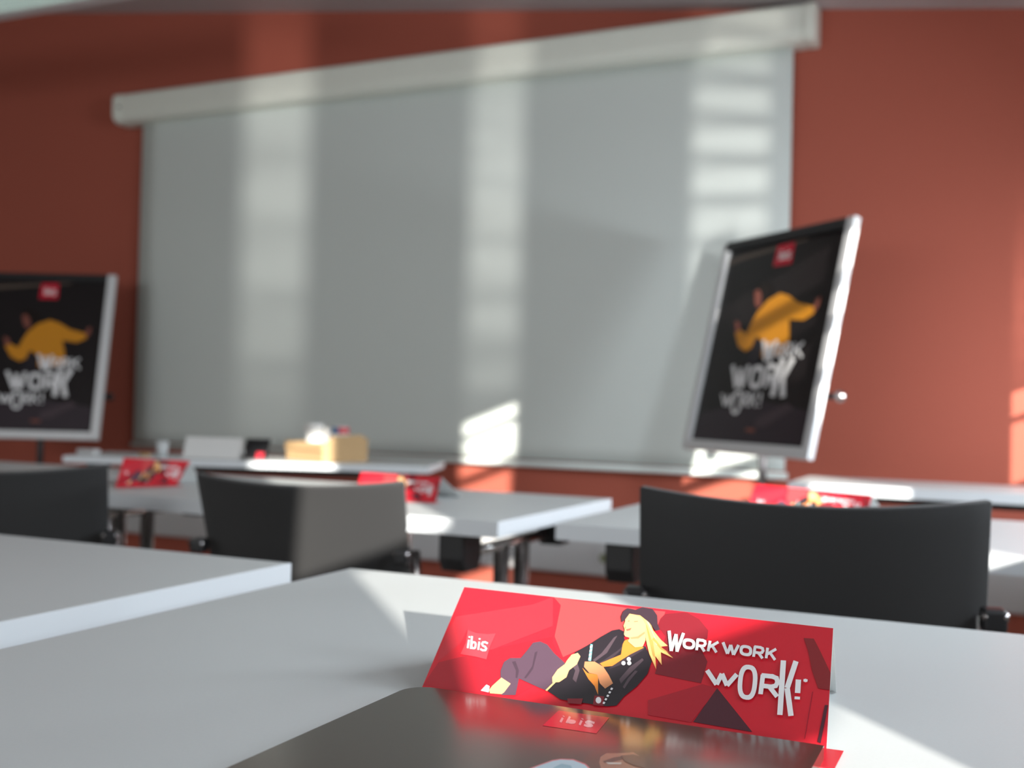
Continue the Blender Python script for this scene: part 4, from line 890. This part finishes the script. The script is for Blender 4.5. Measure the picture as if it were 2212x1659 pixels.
# ------------------------------------------------------------------ poster stands
def make_poster(label, BL, az, lean, H, W, pole_x, logo_shift=0.0, knob=True):
    az = math.radians(az); u = Vector((math.sin(az), math.cos(az), 0)); nh = Vector((-u.y, u.x, 0))
    rz = math.atan2(u.y, u.x); lean = math.radians(lean)
    BL = Vector(BL); px = BL + u * (W * pole_x) + nh * .05
    t = thing('poster_stand', label, 'poster stand', (px.x, px.y, 0), rz)
    # local frame: x along the board, y behind it, z up
    x0 = -W * pole_x; y0 = -.05; zb = BL.z
    R = Matrix.Translation((x0, y0, zb)) @ Matrix.Rotation(-lean, 4, 'X')
    f = .040; d = .028
    bm = nb()
    for a in ((0, f, 0, H), (W - f, W, 0, H), (f, W - f, 0, f)): box(bm, a[0], a[1], 0, d, a[2], a[3], M4=R)
    fr = obj('frame', bm, M['frame'], t, bevel=.004)
    bm = nb(); box(bm, f * .6, W - f, -.002, d, H - .038, H - .001, M4=R); obj('top_rail', bm, M['dark'], fr, bevel=.003)
    bm = nb(); box(bm, .004, W - .004, d * .55, d * .9, .004, H - .04, M4=R); obj('back_board', bm, M['dark'], t)
    bm = nb()
    q = [R @ Vector(p) for p in ((f, d * .5, f), (W - f, d * .5, f), (W - f, d * .5, H - .038), (f, d * .5, H - .038))]
    n = (q[1] - q[0]).cross(q[3] - q[0]).normalized()
    if n.y > 0: n = -n
    bm.faces.new([bm.verts.new(p) for p in q]).material_index = 0
    q2 = [R @ Vector(p) for p in ((0, d * .5, 0), (W, d * .5, 0), (W, d * .5, H), (0, d * .5, H))]
    mats = [poster_ink('pbase')]
    fx, fz = f / W, f / H
    cl = lambda s, t_: (min(max(s + logo_shift, fx), 1 - fx), min(max(t_, fz), 1 - .038 / H))
    art(bm, q2, [(c, [cl(*p) for p in poly]) for c, poly in POSTER_ART], poster_ink, mats, .00025, 1, n)
    obj('poster', bm, mats, t, keep=True)
    # stand
    bm = nb(); tube(bm, [(0, .02, .02), (0, .02, zb + .12), (0, .06 + math.tan(lean) * H * .42, zb + H * .40)], .016, 16); obj('pole', bm, M['leg'] if knob == 'chrome' else M['dark'], t, smooth=True)
    bm = nb(); lathe(bm, [(.17, 0), (.17, .008), (.15, .014), (.03, .022), (.022, .05)], 40, 0, .02); obj('base', bm, M['dark'], t, smooth=False)
    zk = .22 * H if knob else 0; yk = math.tan(lean) * .25 * H + .03
    bm = nb(); tube(bm, [(0, yk, zb + .25 * H), (W * (1 - pole_x) + .015, yk, zb + .25 * H)], .010, 12); ar = obj('clamp_arm', bm, M['dark'], t, smooth=True)
    bm = nb(); rr = .020
    lathe(bm, [(rr * math.sin(PI * k / 12) + 1e-5, -rr * math.cos(PI * k / 12)) for k in range(13)], 20); obj('knob', bm, M['leg'] if knob == 'chrome' else M['dark'], ar, smooth=True, loc=(W * (1 - pole_x) + .006, yk, zb + .25 * H))
    return t
make_poster('tilted framed poster on the right, sunlight broken along its right frame, figure in yellow', (-1.201, 4.273, .822), 132.7, 12.2, .84, .78, .56, 0, 'chrome')
make_poster('framed poster cut off by the left picture edge, figure in yellow, unlit', (-4.670, 3.815, .754), 66, 12, .84, .68, .55, 0, True)

# ------------------------------------------------------------------ things on the side table
def on_table(px, py): return (px, py, .74)
t = thing('cardboard_box', 'open brown cardboard box on the narrow side table, its front lit yellow by sun', 'box', (-2.47, 3.70, .74), math.radians(-22))
bm = nb(); w_, d_, h_ = .125, .105, .072
box(bm, -w_, w_, -d_, -d_ + .004, 0, h_); box(bm, -w_, w_, d_ - .004, d_, 0, h_ + .02); box(bm, -w_, -w_ + .004, -d_ + .004, d_ - .004, 0, h_)
box(bm, -w_ + .004, w_ - .004, -d_ + .004, d_ - .004, 0, .004)
prism(bm, [(-d_ + .004, 0), (d_ - .004, 0), (d_ - .004, .085), (d_ - .03, .105), (-d_ + .05, .10), (-d_ + .004, .07)], w_ - .004, w_)
obj('body', bm, M['kraft'], t)
bm = nb(); box(bm, -w_, w_, -.03, 0, -.002, .002); o = obj('flap', bm, M['kraft'], t, loc=(0, -d_ - .001, h_ + .002)); o.rotation_euler = (math.radians(75), 0, 0)
def drink(label, x, y, h, r, capm, bodym, z=.745, name='yogurt_cup', cat='cup'):
    t = thing(name, label, cat, (x, y, z)); bm = nb(); lathe(bm, [(r * .8, 0), (r, h * .8)], 24); obj('cup', bm, bodym, t, smooth=True)
    bm = nb(); lathe(bm, [(r * 1.08, h * .8), (r * 1.08, h)], 24); obj('lid', bm, capm, t); return t
drink('white cup with a rounded lid poking out of the cardboard box at its left', -2.54, 3.712, .138, .036, M['white'], M['white'])
drink('low white cup with a white lid inside the cardboard box, in its middle', -2.48, 3.74, .122, .032, M['paper'], M['white'])
t = thing('drink_can', 'white can with blue and red band, upright at the right of the cardboard box', 'can', (-2.40, 3.685, .7445))
bm = nb(); lathe(bm, [(.028, 0), (.034, .008), (.034, .108)], 28); obj('body', bm, M['white'], t, smooth=True)
bm = nb(); 
for k, (a0, a1) in enumerate(((PI * .95, PI * 1.62), (PI * 1.62, PI * 2.1))):
    vv = []
    for i in range(9):
        a_ = a0 + (a1 - a0) * i / 8; vv.append((bm.verts.new((.0352 * math.cos(a_), .0352 * math.sin(a_), .104)), bm.verts.new((.0352 * math.cos(a_), .0352 * math.sin(a_), .128))))
    for p, q in zip(vv, vv[1:]): bm.faces.new((p[0], q[0], q[1], p[1])).material_index = k
obj('band', bm, [M['blue'], M['redp']], t)
bm = nb(); lathe(bm, [(.034, .108), (.034, .128), (.029, .132)], 28); obj('lid', bm, M['white'], t, smooth=True)
t = thing('folded_brochure', 'dark brochure with a red spot leaning against the cardboard box', 'brochure', (-2.70, 3.55, .74), .25)
o = obj('cover', box(nb(), -.055, .045, -.0015, .0015, 0, .088), M['dark'], t); o.rotation_euler = (-.5, 0, 0)
o2 = obj('red_spot', box(nb(), -.018, .012, -.0008, .0008, .004, .03), M['redp'], t, loc=(.02, -.003, 0)); o2.rotation_euler = (-.5, 0, 0)
t = thing('name_stand', 'blank white folded paper stand left of the cardboard box', 'paper stand', (-2.86, 3.50, .74), .2)
for s in (-1, 1):
    o = obj('panel', box(nb(), -.12, .12, -.0006, .0006, 0, .085), M['paper'], t, loc=(0, s * .028, 0)); o.rotation_euler = (s * .33, 0, 0)
t = thing('drinking_glass', 'small frosted glass left of the blank white paper stand', 'glass', (-3.03, 3.40, .74))
bm = nb(); lathe(bm, [(.020, 0), (.024, .062), (.022, .062), (.018, .005)], 24); obj('glass_body', bm, M['frost'], t, smooth=True)
tag(obj('biscuit_packet', box(nb(), -.02, .02, -.012, .012, 0, .014), M['kraft'], loc=(-3.08, 3.36, .74), bevel=.004), 'tiny orange-brown packet left of the drinking glass', 'packet')
tag(obj('eraser_block', box(nb(), -.045, .045, -.02, .02, 0, .022), M['trunk'], loc=(-3.32, 3.31, .74), bevel=.005), 'small grey block near the left end of the narrow side table', 'block')

# ------------------------------------------------------------------ suspended lamps
def make_lamp(label, x0, x1, y0, y1, z):
    cx, cy = (x0 + x1) / 2, (y0 + y1) / 2; L, D = (x1 - x0) / 2, (y1 - y0) / 2
    t = thing('pendant_lamp', label, 'lamp', (cx, cy, z), 0, 'suspended louvre lamps')
    bm = nb(); hh = .075
    prism(bm, [(-D, 0), (-D + .06, 0), (-D + .06, hh - .008), (D - .06, hh - .008), (D - .06, 0), (D, 0), (D, hh * .4), (D * .75, hh), (-D * .75, hh), (-D, hh * .4)], -L, L)
    obj('housing', bm, M['lampbody'], t)
    bm = nb(); s = .040; nx = int(2 * L / s)
    for i in range(nx + 1): box(bm, -L + i * s, -L + i * s + .006, -D + .06, D - .06, .004, .03)
    for k in range(5):
        y = -D + .06 + (2 * D - .12) * k / 4; box(bm, -L + .01, L - .01, y - .003, y + .003, .004, .03)
    obj('louvre', bm, M['blade'], t)
    obj('reflector', box(nb(), -L + .005, L - .005, -D + .062, D - .062, hh - .014, hh - .010), M['louvre'], t)
    for y in (-D * .4, D * .4):
        bm = nb(); tube(bm, [(-L + .04, y, .052), (L - .04, y, .052)], .008, 10); obj('lamp_tube', bm, M['tube'], t, smooth=True)
    for x in (-L * .7, L * .7):
        bm = nb(); tube(bm, [(x, 0, hh), (x, 0, ceil_z(cx + x) - z)], .004, 8); obj('suspension_rod', bm, M['chrome'], t)
    return t
make_lamp('louvred ceiling lamp crossing the top left picture corner', -5.4, -2.75, 3.10, 3.40, 2.562)
make_lamp('unseen louvred ceiling lamp added above the foreground table', -2.1, -.70, .70, 1.02, 2.30)  # out-of-view lamp added to put glare on the large card
